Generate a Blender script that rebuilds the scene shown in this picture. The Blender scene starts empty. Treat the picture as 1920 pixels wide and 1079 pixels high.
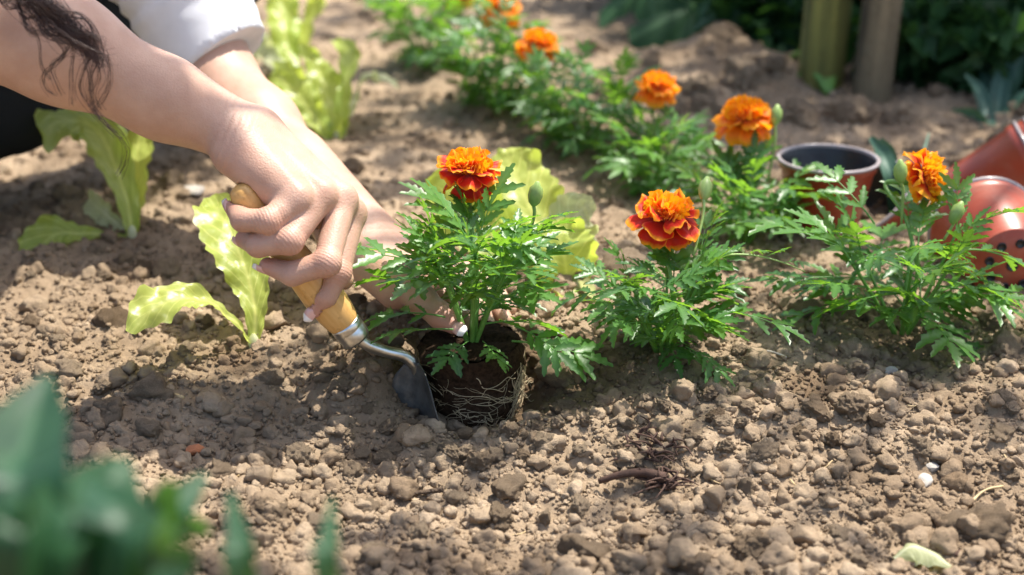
import bpy, math, random
import numpy as np
from mathutils import Vector, Matrix

R = random.Random(7)
rng = np.random.default_rng(11)
sc = bpy.context.scene
C = sc.collection

# ------------------------------------------------------------------ camera
FPX, PITCH, CAMH = 2830.0, math.radians(21.4), 0.514
SP, CP = math.sin(PITCH), math.cos(PITCH)
cam = bpy.data.cameras.new('camera')
cam.sensor_width = 36.0
cam.lens = 36.0 * FPX / 1920.0
cam.clip_start, cam.clip_end = 0.02, 400
cam.dof.use_dof = True
cam.dof.focus_distance = 1.195
cam.dof.aperture_fstop = 4.0
camo = bpy.data.objects.new('camera', cam)
camo.location = (0, 0, CAMH)
camo.rotation_euler = (math.pi / 2 - PITCH, 0, 0)
C.objects.link(camo)
sc.camera = camo

# ------------------------------------------------------------------ light
SUN = Vector((0.30, 0.25, 0.92)).normalized()          # direction towards the sun
EL = math.asin(SUN.z)
w = bpy.data.worlds.new('World'); sc.world = w; w.use_nodes = True
nt = w.node_tree
sky = nt.nodes.new('ShaderNodeTexSky'); sky.sky_type = 'NISHITA'; sky.sun_disc = False
sky.sun_elevation = EL
sky.sun_rotation = math.atan2(SUN.x, SUN.y)
sky.air_density = 1.0; sky.dust_density = 3.0; sky.ozone_density = 1.0
nt.links.new(sky.outputs[0], nt.nodes['Background'].inputs[0])
nt.nodes['Background'].inputs[1].default_value = 0.15
sl = bpy.data.lights.new('sun', 'SUN'); sl.energy = 4.6; sl.angle = math.radians(0.53); sl.color = (1.0, 0.95, 0.87)
so = bpy.data.objects.new('sun', sl); so.location = (2, 2, 4)
so.rotation_euler = SUN.to_track_quat('Z', 'Y').to_euler()
C.objects.link(so)
sc.view_settings.view_transform = 'Standard'
sc.view_settings.look = 'None'
sc.view_settings.exposure = 0.9
sc.view_settings.gamma = 1.0
sc.view_settings.use_curve_mapping = False
sc.render.engine = 'CYCLES'
sc.cycles.use_denoising = True
sc.cycles.max_bounces = 8
sc.cycles.transmission_bounces = 6
sc.cycles.sample_clamp_indirect = 6.0

# ------------------------------------------------------------------ helpers
def P(u, v, d):
    """the place in the garden that lies d metres along the view axis at picture position u, v"""
    a, b = (u - 960) / FPX, (539.5 - v) / FPX
    return np.array((a * d, d * (CP + b * SP), CAMH + d * (-SP + b * CP)))

def nhash(ix, iy, iz, s):
    h = (ix.astype(np.int64) * 374761393 + iy.astype(np.int64) * 668265263 + iz.astype(np.int64) * 2147483647 + s * 974711) & 0xffffffff
    h = ((h ^ (h >> 13)) * 1274126177) & 0xffffffff
    h = ((h ^ (h >> 16)) * 2246822519) & 0xffffffff
    return ((h ^ (h >> 15)) & 0xffffff) / float(0xffffff)

def noise3(p, s=0):
    p = np.asarray(p, float); i = np.floor(p); f = p - i; f = f * f * (3 - 2 * f)
    i = i.astype(np.int64); r = 0
    for dx in (0, 1):
        for dy in (0, 1):
            for dz in (0, 1):
                wgt = (f[:, 0] if dx else 1 - f[:, 0]) * (f[:, 1] if dy else 1 - f[:, 1]) * (f[:, 2] if dz else 1 - f[:, 2])
                r = r + wgt * nhash(i[:, 0] + dx, i[:, 1] + dy, i[:, 2] + dz, s)
    return r * 2 - 1

def fbm(p, o=4, s=0, g=0.5):
    a, r = 1.0, 0
    p = np.asarray(p, float)
    for k in range(o):
        r = r + a * noise3(p * (2.0 ** k) + 17.3 * k, s + k); a *= g
    return r

def sst(a, b, x):
    t = np.clip((x - a) / (b - a), 0, 1); return t * t * (3 - 2 * t)

def mesh(name, V, F, mats=None, smooth=True, attrs=None):
    me = bpy.data.meshes.new(name)
    V = np.asarray(V, np.float32)
    if isinstance(F, np.ndarray):
        n, k = F.shape
        me.vertices.add(len(V)); me.vertices.foreach_set('co', V.ravel())
        me.loops.add(n * k); me.polygons.add(n)
        me.loops.foreach_set('vertex_index', F.astype(np.int32).ravel())
        me.polygons.foreach_set('loop_start', np.arange(0, n * k, k, dtype=np.int32))
        me.polygons.foreach_set('loop_total', np.full(n, k, np.int32))
        me.update(calc_edges=True); me.validate()
    else:
        me.from_pydata([tuple(map(float, v)) for v in V], [], F); me.update()
    if smooth:
        me.polygons.foreach_set('use_smooth', np.ones(len(me.polygons), bool))
    for an, av in (attrs or {}).items():
        a = me.attributes.new(an, 'FLOAT', 'POINT'); a.data.foreach_set('value', np.asarray(av, np.float32))
    if mats is not None: me.materials.append(mats)
    return me

def link(name, me, parent=None, M=None):
    o = bpy.data.objects.new(name, me); C.objects.link(o)
    if M is not None: o.matrix_basis = M
    if parent is not None: o.parent = parent
    return o

def tag(o, label, cat, group=None):
    o['label'] = label; o['category'] = cat
    if group: o['group'] = group
    return o

def thing(name, label, cat, loc=(0, 0, 0), group=None):
    o = bpy.data.objects.new(name, None); o.location = tuple(map(float, loc)); o.empty_display_size = 0.02
    C.objects.link(o); return tag(o, label, cat, group)

class MB:
    """collects pieces into one mesh"""
    def __init__(s): s.V = []; s.F = []; s.A = {}; s.n = 0
    def add(s, V, F, **at):
        V = np.asarray(V, float); m = s.n
        s.V.append(V); s.F.extend([tuple(int(i) + m for i in f) for f in F]); s.n += len(V)
        for k, v in at.items():
            s.A.setdefault(k, []).append((m, np.broadcast_to(np.asarray(v, float), (len(V),))))
    def build(s, name, mat, off=(0, 0, 0), smooth=True):
        V = np.vstack(s.V) - np.asarray(off)
        at = {}
        for k, l in s.A.items():
            a = np.zeros(s.n)
            for m, v in l: a[m:m + len(v)] = v
            at[k] = a
        return mesh(name, V, s.F, mat, smooth, at)

def crom(pts, n):
    p = np.asarray(pts, float)
    p = np.vstack([2 * p[0] - p[1], p, 2 * p[-1] - p[-2]])
    m = len(p) - 3; out = []
    for t in np.linspace(0, m - 1e-9, n):
        i = int(t); f = t - i; a, b, c, d = p[i:i + 4]
        out.append(0.5 * (2 * b + (c - a) * f + (2 * a - 5 * b + 4 * c - d) * f * f + (3 * b - a - 3 * c + d) * f ** 3))
    return np.array(out)

def unit(v):
    v = np.asarray(v, float); return v / (np.linalg.norm(v, axis=-1, keepdims=True) + 1e-12)

def frames(p, side0=None):
    t = unit(np.gradient(p, axis=0)); S = []; s = None
    for i in range(len(p)):
        if s is None:
            s = np.array(side0, float) if side0 is not None else np.cross(t[0], (0.13, 0.21, 1.0))
        s = s - t[i] * s.dot(t[i]); s = s / (np.linalg.norm(s) + 1e-12); S.append(s)
    S = np.array(S); return t, S, np.cross(S, t)

def tube(p, r, k=6, cap=True):
    p = np.asarray(p, float); r = np.broadcast_to(r, (len(p),)); t, S, N = frames(p)
    a = np.linspace(0, 2 * np.pi, k, endpoint=False)
    V = (p[:, None] + r[:, None, None] * (S[:, None] * np.cos(a)[None, :, None] + N[:, None] * np.sin(a)[None, :, None])).reshape(-1, 3)
    F = [(i * k + j, i * k + (j + 1) % k, (i + 1) * k + (j + 1) % k, (i + 1) * k + j) for i in range(len(p) - 1) for j in range(k)]
    if cap: F += [tuple(range(k))[::-1], tuple((len(p) - 1) * k + j for j in range(k))]
    return V, F

def lathe(prof, k, org, axis, x=None):
    """surface of revolution; prof = [(along axis, radius)...]"""
    ax = unit(axis); s = np.cross(ax, (0.1, 0.9, 0.2)) if x is None else np.asarray(x, float)
    s = unit(s - ax * s.dot(ax)); n = np.cross(ax, s); a = np.linspace(0, 2 * np.pi, k, endpoint=False)
    V = np.vstack([np.asarray(org) + ax * h + r * (np.outer(np.cos(a), s) + np.outer(np.sin(a), n)) for h, r in prof])
    F = [(i * k + j, i * k + (j + 1) % k, (i + 1) * k + (j + 1) % k, (i + 1) * k + j) for i in range(len(prof) - 1) for j in range(k)]
    return V, F

def ico(n):
    t = (1 + 5 ** .5) / 2
    V = [(-1, t, 0), (1, t, 0), (-1, -t, 0), (1, -t, 0), (0, -1, t), (0, 1, t), (0, -1, -t), (0, 1, -t), (t, 0, -1), (t, 0, 1), (-t, 0, -1), (-t, 0, 1)]
    F = [(0, 11, 5), (0, 5, 1), (0, 1, 7), (0, 7, 10), (0, 10, 11), (1, 5, 9), (5, 11, 4), (11, 10, 2), (10, 7, 6), (7, 1, 8), (3, 9, 4), (3, 4, 2), (3, 2, 6), (3, 6, 8), (3, 8, 9), (4, 9, 5), (2, 4, 11), (6, 2, 10), (8, 6, 7), (9, 8, 1)]
    V = [unit(v) for v in V]
    for _ in range(n):
        c = {}; G = []
        def mid(a, b):
            k = (min(a, b), max(a, b))
            if k not in c: V.append(unit(V[a] + V[b])); c[k] = len(V) - 1
            return c[k]
        for a, b, d in F:
            x, y, z = mid(a, b), mid(b, d), mid(d, a)
            G += [(a, x, z), (b, y, x), (d, z, y), (x, y, z)]
        F = G
    return np.array(V), np.array(F)

# ------------------------------------------------------------------ materials
def mat(name):
    m = bpy.data.materials.new(name); m.use_nodes = True; t = m.node_tree
    b = t.nodes['Principled BSDF']; return m, t, b, t.nodes['Material Output']
def nd(t, typ, **kw):
    n = t.nodes.new(typ)
    for k, v in kw.items():
        if k.startswith('i_'): n.inputs[k[2:].replace('_', ' ')].default_value = v
        else: setattr(n, k, v)
    return n
def noise_n(t, scale, detail=4, rough=0.6, coord='Object'):
    tc = nd(t, 'ShaderNodeTexCoord'); n = nd(t, 'ShaderNodeTexNoise')
    n.inputs['Scale'].default_value = scale; n.inputs['Detail'].default_value = detail; n.inputs['Roughness'].default_value = rough
    t.links.new(tc.outputs[coord], n.inputs['Vector']); return n
def ramp(t, src, stops):
    r = nd(t, 'ShaderNodeValToRGB'); e = r.color_ramp.elements
    while len(e) < len(stops): e.new(0.5)
    for i, (p, c) in enumerate(stops): e[i].position = p; e[i].color = (*c, 1)
    t.links.new(src, r.inputs[0]); return r
def mix(t, fac, a, b, mode='MIX'):
    m = nd(t, 'ShaderNodeMix', data_type='RGBA', blend_type=mode)
    for sock, v in ((m.inputs[0], fac), (m.inputs[6], a), (m.inputs[7], b)):
        if isinstance(v, (int, float)): sock.default_value = v
        elif isinstance(v, tuple): sock.default_value = (*v, 1)
        else: t.links.new(v, sock)
    return m.outputs[2]
def attr(t, n):
    a = nd(t, 'ShaderNodeAttribute'); a.attribute_name = n; return a.outputs['Fac']
def math_n(t, op, a, b=0.0, clamp=False):
    m = nd(t, 'ShaderNodeMath', operation=op); m.use_clamp = clamp
    for s, v in ((m.inputs[0], a), (m.inputs[1], b)):
        if isinstance(v, (int, float)): s.default_value = v
        else: t.links.new(v, s)
    return m.outputs[0]
def bump(t, b, src, strength, dist=0.001):
    n = nd(t, 'ShaderNodeBump'); n.inputs['Strength'].default_value = strength; n.inputs['Distance'].default_value = dist
    t.links.new(src, n.inputs['Height']); t.links.new(n.outputs[0], b.inputs['Normal']); return n
def rnd(t):
    return nd(t, 'ShaderNodeObjectInfo').outputs['Random']

def soil_mat(name, per_object=False):
    m, t, b, o = mat(name)
    n1 = noise_n(t, 14, 3); n2 = noise_n(t, 160, 5, 0.7); n3 = noise_n(t, 900, 3, 0.7)
    c = ramp(t, n1.outputs[0], [(0.30, (0.315, 0.237, 0.157)), (0.7, (0.45, 0.348, 0.240))]).outputs[0]
    c = mix(t, 0.55, c, ramp(t, n2.outputs[0], [(0.3, (0.52, 0.49, 0.46)), (0.75, (1.12, 1.1, 1.08))]).outputs[0], 'MULTIPLY')
    tone = rnd(t) if per_object else attr(t, 'tone')
    c = mix(t, 1.0, c, ramp(t, tone, [(0.0, (0.66, 0.62, 0.58)), (0.3, (0.92, 0.90, 0.88)), (0.8, (1.08, 1.08, 1.08)), (1.0, (1.25, 1.25, 1.26))]).outputs[0], 'MULTIPLY')
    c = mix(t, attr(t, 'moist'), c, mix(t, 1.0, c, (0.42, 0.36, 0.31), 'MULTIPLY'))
    t.links.new(c, b.inputs['Base Color']); b.inputs['Roughness'].default_value = 0.95; b.inputs['Specular IOR Level'].default_value = 0.12
    h = mix(t, 0.4, n2.outputs[0], n3.outputs[0])
    bump(t, b, h, 1.0, 0.0034)
    return m
M_SOIL = soil_mat('soil'); M_CLOD = soil_mat('clod', True)

def leaf_mat(name, col, col2, trans, rough=0.42, fac=0.45, spec=0.5, veins=0.0):
    m, t, b, o = mat(name)
    n = noise_n(t, 60, 3); r = rnd(t)
    f = math_n(t, 'ADD', math_n(t, 'MULTIPLY', n.outputs[0], 0.5), math_n(t, 'MULTIPLY', r, 0.6))
    c = ramp(t, f, [(0.2, col), (0.85, col2)]).outputs[0]
    tr = mix(t, f, tuple(x * 0.75 for x in trans), trans)
    rib = attr(t, 'rib')
    if veins:
        ph = math_n(t, 'FRACT', math_n(t, 'SUBTRACT', math_n(t, 'MULTIPLY', attr(t, 'along'), 9.0), math_n(t, 'MULTIPLY', attr(t, 'across'), 2.3)))
        ph = math_n(t, 'ADD', ph, math_n(t, 'MULTIPLY', math_n(t, 'SUBTRACT', noise_n(t, 120, 3).outputs[0], 0.5), 0.25))
        ve = math_n(t, 'SUBTRACT', 1.0, math_n(t, 'MULTIPLY', math_n(t, 'ABSOLUTE', math_n(t, 'SUBTRACT', ph, 0.5)), 9.0), True)
        rib = math_n(t, 'MAXIMUM', rib, math_n(t, 'MULTIPLY', ve, veins))
    c = mix(t, rib, c, tuple(min(1, x * 1.6 + 0.05) for x in col2)); tr = mix(t, rib, tr, tuple(min(1, x * 1.05 + 0.04) for x in trans))
    t.links.new(c, b.inputs['Base Color']); b.inputs['Roughness'].default_value = rough; b.inputs['Specular IOR Level'].default_value = spec
    n2 = noise_n(t, 350, 3); bp = bump(t, b, n2.outputs[0], 0.35, 0.0008)
    ts = nd(t, 'ShaderNodeBsdfTranslucent'); t.links.new(tr, ts.inputs[0])
    ms = nd(t, 'ShaderNodeMixShader'); ms.inputs[0].default_value = fac
    t.links.new(b.outputs[0], ms.inputs[1]); t.links.new(ts.outputs[0], ms.inputs[2]); t.links.new(ms.outputs[0], o.inputs[0])
    return m
M_MLEAF = leaf_mat('marigold_leaf', (0.026, 0.100, 0.026), (0.085, 0.215, 0.035), (0.28, 0.56, 0.03), 0.36, 0.42, 0.55)
M_LETT = leaf_mat('lettuce_leaf', (0.36, 0.50, 0.08), (0.58, 0.66, 0.18), (0.70, 0.82, 0.10), 0.34, 0.55, 0.55, 0.55)
M_LETTP = leaf_mat('pale_lettuce_leaf', (0.42, 0.48, 0.22), (0.66, 0.66, 0.42), (0.62, 0.66, 0.28), 0.45, 0.5, 0.4, 0.4)
M_FORE = leaf_mat('broad_blade', (0.010, 0.045, 0.024), (0.026, 0.085, 0.034), (0.11, 0.28, 0.03), 0.42, 0.32, 0.4)
M_DARKLEAF = leaf_mat('dark_leaf', (0.012, 0.05, 0.018), (0.035, 0.10, 0.03), (0.06, 0.16, 0.02), 0.5, 0.35, 0.3)
M_LEEK = leaf_mat('leek_leaf', (0.04, 0.10, 0.07), (0.08, 0.17, 0.11), (0.10, 0.22, 0.07), 0.45, 0.25, 0.4)

def simple(name, col, rough=0.6, metal=0.0, spec=0.5, var=0.25, scale=60, bmp=0.2, dist=0.0006):
    m, t, b, o = mat(name)
    n = noise_n(t, scale, 4)
    c = ramp(t, n.outputs[0], [(0.3, tuple(x * (1 - var) for x in col)), (0.7, tuple(min(1, x * (1 + var)) for x in col))]).outputs[0]
    t.links.new(c, b.inputs['Base Color']); b.inputs['Roughness'].default_value = rough; b.inputs['Metallic'].default_value = metal
    b.inputs['Specular IOR Level'].default_value = spec
    if bmp: bump(t, b, noise_n(t, scale * 5, 3).outputs[0], bmp, dist)
    return m
M_STEM = simple('green_stem', (0.13, 0.28, 0.05), 0.45)
M_STEMR = simple('stem_pale', (0.26, 0.38, 0.10), 0.45)

def petal_mat(name, inner, outer, lo, hi, tr):
    m, t, b, o = mat(name)
    e = attr(t, 'edge'); n = noise_n(t, 240, 3)
    f = math_n(t, 'ADD', e, math_n(t, 'MULTIPLY', math_n(t, 'SUBTRACT', n.outputs[0], 0.5), 0.22))
    c = ramp(t, f, [(lo - 0.5, tuple(x * 0.55 for x in inner)), (lo, inner), (hi, outer), (1.0, outer)]).outputs[0]
    t.links.new(c, b.inputs['Base Color']); b.inputs['Roughness'].default_value = 0.5; b.inputs['Specular IOR Level'].default_value = 0.3
    b.inputs['Sheen Weight'].default_value = 0.15
    bump(t, b, noise_n(t, 500, 2).outputs[0], 0.3, 0.0006)
    ts = nd(t, 'ShaderNodeBsdfTranslucent'); t.links.new(c, ts.inputs[0])
    ms = nd(t, 'ShaderNodeMixShader'); ms.inputs[0].default_value = tr
    t.links.new(b.outputs[0], ms.inputs[1]); t.links.new(ts.outputs[0], ms.inputs[2]); t.links.new(ms.outputs[0], o.inputs[0])
    return m
M_PET_RED = petal_mat('petal_red_orange_margin', (0.78, 0.026, 0.004), (1.0, 0.36, 0.005), 0.62, 0.86, 0.4)
M_PET_MID = petal_mat('petal_orange_red_base', (0.85, 0.07, 0.004), (1.0, 0.42, 0.006), 0.40, 0.70, 0.4)
M_PET_TOP = petal_mat('floret_orange', (0.90, 0.17, 0.003), (1.0, 0.50, 0.008), 0.30, 0.75, 0.4)
M_PET_OR = petal_mat('petal_orange', (1.0, 0.24, 0.003), (1.0, 0.42, 0.006), 0.35, 0.8, 0.45)

def skin_mat():
    m, t, b, o = mat('skin')
    n = noise_n(t, 45, 4); n2 = noise_n(t, 700, 3, 0.7)
    c = ramp(t, n.outputs[0], [(0.3, (0.45, 0.265, 0.185)), (0.7, (0.53, 0.335, 0.245))]).outputs[0]
    c = mix(t, math_n(t, 'MULTIPLY', attr(t, 'blush'), 0.75), c, (0.50, 0.20, 0.145))
    t.links.new(c, b.inputs['Base Color']); b.inputs['Roughness'].default_value = 0.46; b.inputs['Specular IOR Level'].default_value = 0.4
    b.inputs['Subsurface Weight'].default_value = 0.18; b.inputs['Subsurface Radius'].default_value = (1.0, 0.35, 0.2); b.inputs['Subsurface Scale'].default_value = 0.004
    nz = noise_n(t, 260, 3, 0.6)
    wv = nd(t, 'ShaderNodeMath', operation='SINE'); t.links.new(math_n(t, 'ADD', attr(t, 'phase'), math_n(t, 'MULTIPLY', nz.outputs[0], 5.0)), wv.inputs[0])
    vo = nd(t, 'ShaderNodeTexVoronoi'); vo.inputs['Scale'].default_value = 650; tc = nd(t, 'ShaderNodeTexCoord'); t.links.new(tc.outputs['Object'], vo.inputs['Vector'])
    h = math_n(t, 'ADD', math_n(t, 'MULTIPLY', math_n(t, 'MULTIPLY', wv.outputs[0], attr(t, 'knuck')), 0.38), math_n(t, 'ADD', math_n(t, 'MULTIPLY', n2.outputs[0], 0.5), math_n(t, 'MULTIPLY', vo.outputs['Distance'], 0.35)))
    bump(t, b, h, 0.75, 0.0007); return m
M_SKIN = skin_mat()
def nail_mat():
    m, t, b, o = mat('nail')
    c = ramp(t, attr(t, 'edge'), [(0.60, (0.72, 0.42, 0.36)), (0.68, (0.86, 0.82, 0.78))]).outputs[0]
    t.links.new(c, b.inputs['Base Color']); b.inputs['Roughness'].default_value = 0.15; b.inputs['Coat Weight'].default_value = 0.5; return m
M_NAIL = nail_mat()
M_HAIR = simple('brown_hair', (0.050, 0.019, 0.010), 0.32, spec=0.6, scale=30, bmp=0)
def cloth_mat(name, col, scale, rough=0.85, st=0.25):
    m, t, b, o = mat(name)
    tc = nd(t, 'ShaderNodeTexCoord'); w1 = nd(t, 'ShaderNodeTexWave'); w1.inputs['Scale'].default_value = scale; w1.inputs['Distortion'].default_value = 1.0
    t.links.new(tc.outputs['Object'], w1.inputs[0]); n = noise_n(t, 25, 3)
    c = ramp(t, n.outputs[0], [(0.3, tuple(x * 0.85 for x in col)), (0.7, col)]).outputs[0]
    t.links.new(c, b.inputs['Base Color']); b.inputs['Roughness'].default_value = rough; b.inputs['Specular IOR Level'].default_value = 0.2
    bump(t, b, w1.outputs[0], st, 0.0005); return m
M_SHIRT = cloth_mat('white_cotton', (0.80, 0.81, 0.84), 500)
M_TROUSER = cloth_mat('dark_denim', (0.022, 0.026, 0.030), 450, 0.9, 0.5)

def wood_mat(name, c1, c2, ax, scale, rough):
    m, t, b, o = mat(name)
    tc = nd(t, 'ShaderNodeTexCoord'); mp = nd(t, 'ShaderNodeMapping'); t.links.new(tc.outputs['Object'], mp.inputs[0])
    e = Vector(ax).normalized().to_track_quat('Z', 'Y').inverted().to_euler(); mp.inputs['Rotation'].default_value = e
    mp2 = nd(t, 'ShaderNodeMapping'); mp2.inputs['Scale'].default_value = (1, 1, 0.07); t.links.new(mp.outputs[0], mp2.inputs[0])
    n = nd(t, 'ShaderNodeTexNoise'); n.inputs['Scale'].default_value = scale; n.inputs['Detail'].default_value = 5; t.links.new(mp2.outputs[0], n.inputs[0])
    c = ramp(t, n.outputs[0], [(0.3, c1), (0.7, c2)]).outputs[0]
    sp = ramp(t, noise_n(t, 90, 4, 0.7).outputs[0], [(0.32, (0.55, 0.5, 0.45)), (0.45, (1, 1, 1))]).outputs[0]
    t.links.new(mix(t, 0.6, c, sp, 'MULTIPLY'), b.inputs['Base Color']); b.inputs['Roughness'].default_value = rough
    bump(t, b, n.outputs[0], 0.2, 0.0006); return m
M_METAL = simple('worn_steel', (0.62, 0.63, 0.62), 0.28, 1.0, var=0.2, scale=120, bmp=0.15, dist=0.0003)
M_BLADE = simple('soiled_steel', (0.075, 0.072, 0.066), 0.55, 0.3, var=0.5, scale=70, bmp=0.3)
M_POT = simple('terracotta_plastic', (0.37, 0.064, 0.028), 0.36, spec=0.5, var=0.16, scale=18, bmp=0.06)
def dusty(m, amt):
    t = m.node_tree; b = t.nodes['Principled BSDF']; src = b.inputs['Base Color'].links[0].from_socket
    f = ramp(t, noise_n(t, 22, 6, 0.7).outputs[0], [(0.48, (0, 0, 0)), (0.72, (amt, amt, amt))]).outputs[0]
    t.links.new(mix(t, f, src, (0.34, 0.25, 0.17)), b.inputs['Base Color'])
dusty(M_POT, 0.35); dusty(M_BLADE, 0.5)
M_POTIN = simple('dark_plastic', (0.016, 0.017, 0.019), 0.38, var=0.3, scale=40, bmp=0.05)
M_RIM_SHEEN = simple('rim_plastic_sheen', (0.32, 0.28, 0.27), 0.22, var=0.2, scale=50, bmp=0.05)  # pale grey paints the highlight onto the pot rims
M_PEAT = simple('dark_compost', (0.050, 0.029, 0.017), 0.95, spec=0.1, var=0.6, scale=260, bmp=1.0, dist=0.003)
M_ROOT = simple('root_pale', (0.46, 0.36, 0.22), 0.7, var=0.25, scale=200, bmp=0.1)
M_STONE = simple('pale_stone', (0.38, 0.345, 0.295), 0.8, var=0.15, scale=120, bmp=0.4)
M_STRAW = simple('dry_straw', (0.50, 0.37, 0.19), 0.7, var=0.25, scale=150, bmp=0.3)
M_TWIG = simple('dark_twig', (0.07, 0.035, 0.022), 0.85, var=0.4, scale=200, bmp=0.6)
M_BARK = simple('bark', (0.10, 0.065, 0.04), 0.95, var=0.4, scale=25, bmp=0.9, dist=0.01)
M_CHIP = simple('orange_brick_chip', (0.46, 0.17, 0.07), 0.8, var=0.25, scale=150, bmp=0.5)

# ------------------------------------------------------------------ ground form
BALL = P(884, 640, 1.235); BX, BY = BALL[0], BALL[1]
def macro(x, y):
    x = np.asarray(x, float); y = np.asarray(y, float)
    p = np.stack([x, y, np.zeros_like(x)], -1).reshape(-1, 3)
    z = -0.036 * (1 - sst(0.98, 1.15, y + 0.05 * np.sin(x * 5.0)))
    z = z + (0.014 * fbm(p * 3.1, 3, 5)).reshape(x.shape)
    r = np.hypot(x - BX, (y - BY) * 1.0)
    z = z - 0.022 * (1 - sst(0.045, 0.080, r)) * sst(0.99, 1.06, y)
    r2 = np.hypot((x - BX - 0.075) / 1.25, y - BY + 0.015)
    z = z - 0.018 * (1 - sst(0.01, 0.06, r2))
    r3 = np.hypot(x - BX + 0.085, (y - BY + 0.005) * 1.1)
    z = z + 0.013 * (1 - sst(0.0, 0.055, r3))
    g = P(1345, 140, 2.16); z = z + 0.05 * np.exp(-((x - g[0]) / 0.16) ** 2 - ((y - g[1]) / 0.13) ** 2)
    return z
def moist_shadef(x, y):
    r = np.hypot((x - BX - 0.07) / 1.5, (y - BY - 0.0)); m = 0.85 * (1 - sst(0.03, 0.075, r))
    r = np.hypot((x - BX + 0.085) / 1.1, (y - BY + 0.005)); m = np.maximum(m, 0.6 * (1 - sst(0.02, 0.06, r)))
    for (u, v, s, a) in ((1525, 705, 0.035, 0.7), (440, 660, 0.03, 0.7), (1240, 660, 0.06, 0.4), (1690, 640, 0.06, 0.5), (250, 440, 0.04, 0.5)):  # dark spots by the plants: their shadows painted in along with damp soil
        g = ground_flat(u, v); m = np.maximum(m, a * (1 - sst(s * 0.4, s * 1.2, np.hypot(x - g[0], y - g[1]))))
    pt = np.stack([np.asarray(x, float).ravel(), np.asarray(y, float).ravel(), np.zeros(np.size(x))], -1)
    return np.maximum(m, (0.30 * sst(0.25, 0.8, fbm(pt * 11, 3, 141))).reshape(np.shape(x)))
def ground_flat(u, v, z=0.0):
    b = (539.5 - v) / FPX; return P(u, v, (CAMH - z) / (SP - b * CP))
def hfull(x, y):
    x = np.asarray(x, float); y = np.asarray(y, float)
    p = np.stack([x, y, np.zeros_like(x)], -1).reshape(-1, 3)
    d = 0.0035 * fbm(p * 28, 2, 9) + 0.0042 * np.abs(fbm(p * 60, 3, 21)) + 0.0016 * fbm(p * 190, 2, 31)
    return macro(x, y) + d.reshape(x.shape)
def G(u, v):
    """point of the ground seen at picture position u, v"""
    z = 0.0
    for _ in range(8):
        p = ground_flat(u, v, z); z = float(hfull(p[0:1], p[1:2])[0])
    return np.array((p[0], p[1], z))

def axis_coords(segs):
    out = [segs[0][0]]
    for a, b, s0, s1 in segs:
        n = max(1, int(round((b - a) / ((s0 + s1) / 2)))); t = np.linspace(0, 1, n + 1)[1:]
        k = (s1 - s0) / (s0 + s1); t = t * (1 - k) + k * t * t
        out += list(a + (b - a) * t)
    return np.array(out)
gx = axis_coords([(-60, -6, 8, 3), (-6, -1.6, 0.6, 0.05), (-1.6, -0.62, 0.02, 0.004), (-0.62, 0.62, 0.0032, 0.0032), (0.62, 1.6, 0.004, 0.02), (1.6, 6, 0.05, 0.6), (6, 60, 3, 8)])
gy = axis_coords([(-40, -2, 8, 0.5), (-2, 0.55, 0.2, 0.02), (0.55, 0.82, 0.01, 0.004), (0.82, 1.5, 0.003, 0.0034), (1.5, 2.9, 0.0036, 0.012), (2.9, 6, 0.03, 0.4), (6, 120, 2, 12)])
# clods
def clod(level, seed, rough=0.22, fine=1.0):
    V, Fi = ico(level); r = np.random.default_rng(seed)
    V = V * r.uniform(0.65, 1.2, 3)
    for _ in range(8):
        n = unit(r.normal(size=3)); h = r.uniform(0.42, 0.85); d = V @ n - h
        V = V - np.outer(np.maximum(d, 0) * 0.85, n)
    nrm = unit(V)
    if level >= 2:
        V = V + nrm * (rough * fbm(V * 1.7 + seed, 3, seed))[:, None]
        if level >= 3: V = V + nrm * fine * (0.20 * np.abs(fbm(V * 3.6 + seed, 2, seed + 9)) + 0.085 * fbm(V * 9 + seed, 3, seed + 19))[:, None]
        elif level == 2: V = V + nrm * (0.13 * fbm(V * 4.5 + seed, 2, seed + 9))[:, None]
    else:
        V = V + nrm * (0.42 * noise3(V * 2.1 + seed, seed))[:, None]
    V = V / np.abs(V).max() ; return V, Fi
CL4 = [clod(4, 500 + i) for i in range(9)]; CL3 = [clod(3, 100 + i) for i in range(14)]; CL2 = [clod(2, 200 + i) for i in range(12)]; CL1 = [clod(1, 300 + i) for i in range(12)]; CL0 = [clod(0, 400 + i) for i in range(10)]
CLB = [mesh('soil_clod', V, Fi, M_CLOD, True) for V, Fi in CL4]
CLM = [mesh('soil_clod', V, Fi, M_CLOD, True) for V, Fi in CL3]

def in_ball(x, y, m=0.0): return np.hypot(x - BX, y - BY) < 0.043 + m
def visible_xy(n, power=1.0, vmin=-60, vmax=1130):
    u = rng.uniform(-120, 2040, n); v = vmin + (vmax - vmin) * rng.uniform(0, 1, n) ** power
    b = (539.5 - v) / FPX; d = CAMH / (SP - b * CP); a = (u - 960) / FPX
    return a * d, d * (CP + b * SP)

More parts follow.
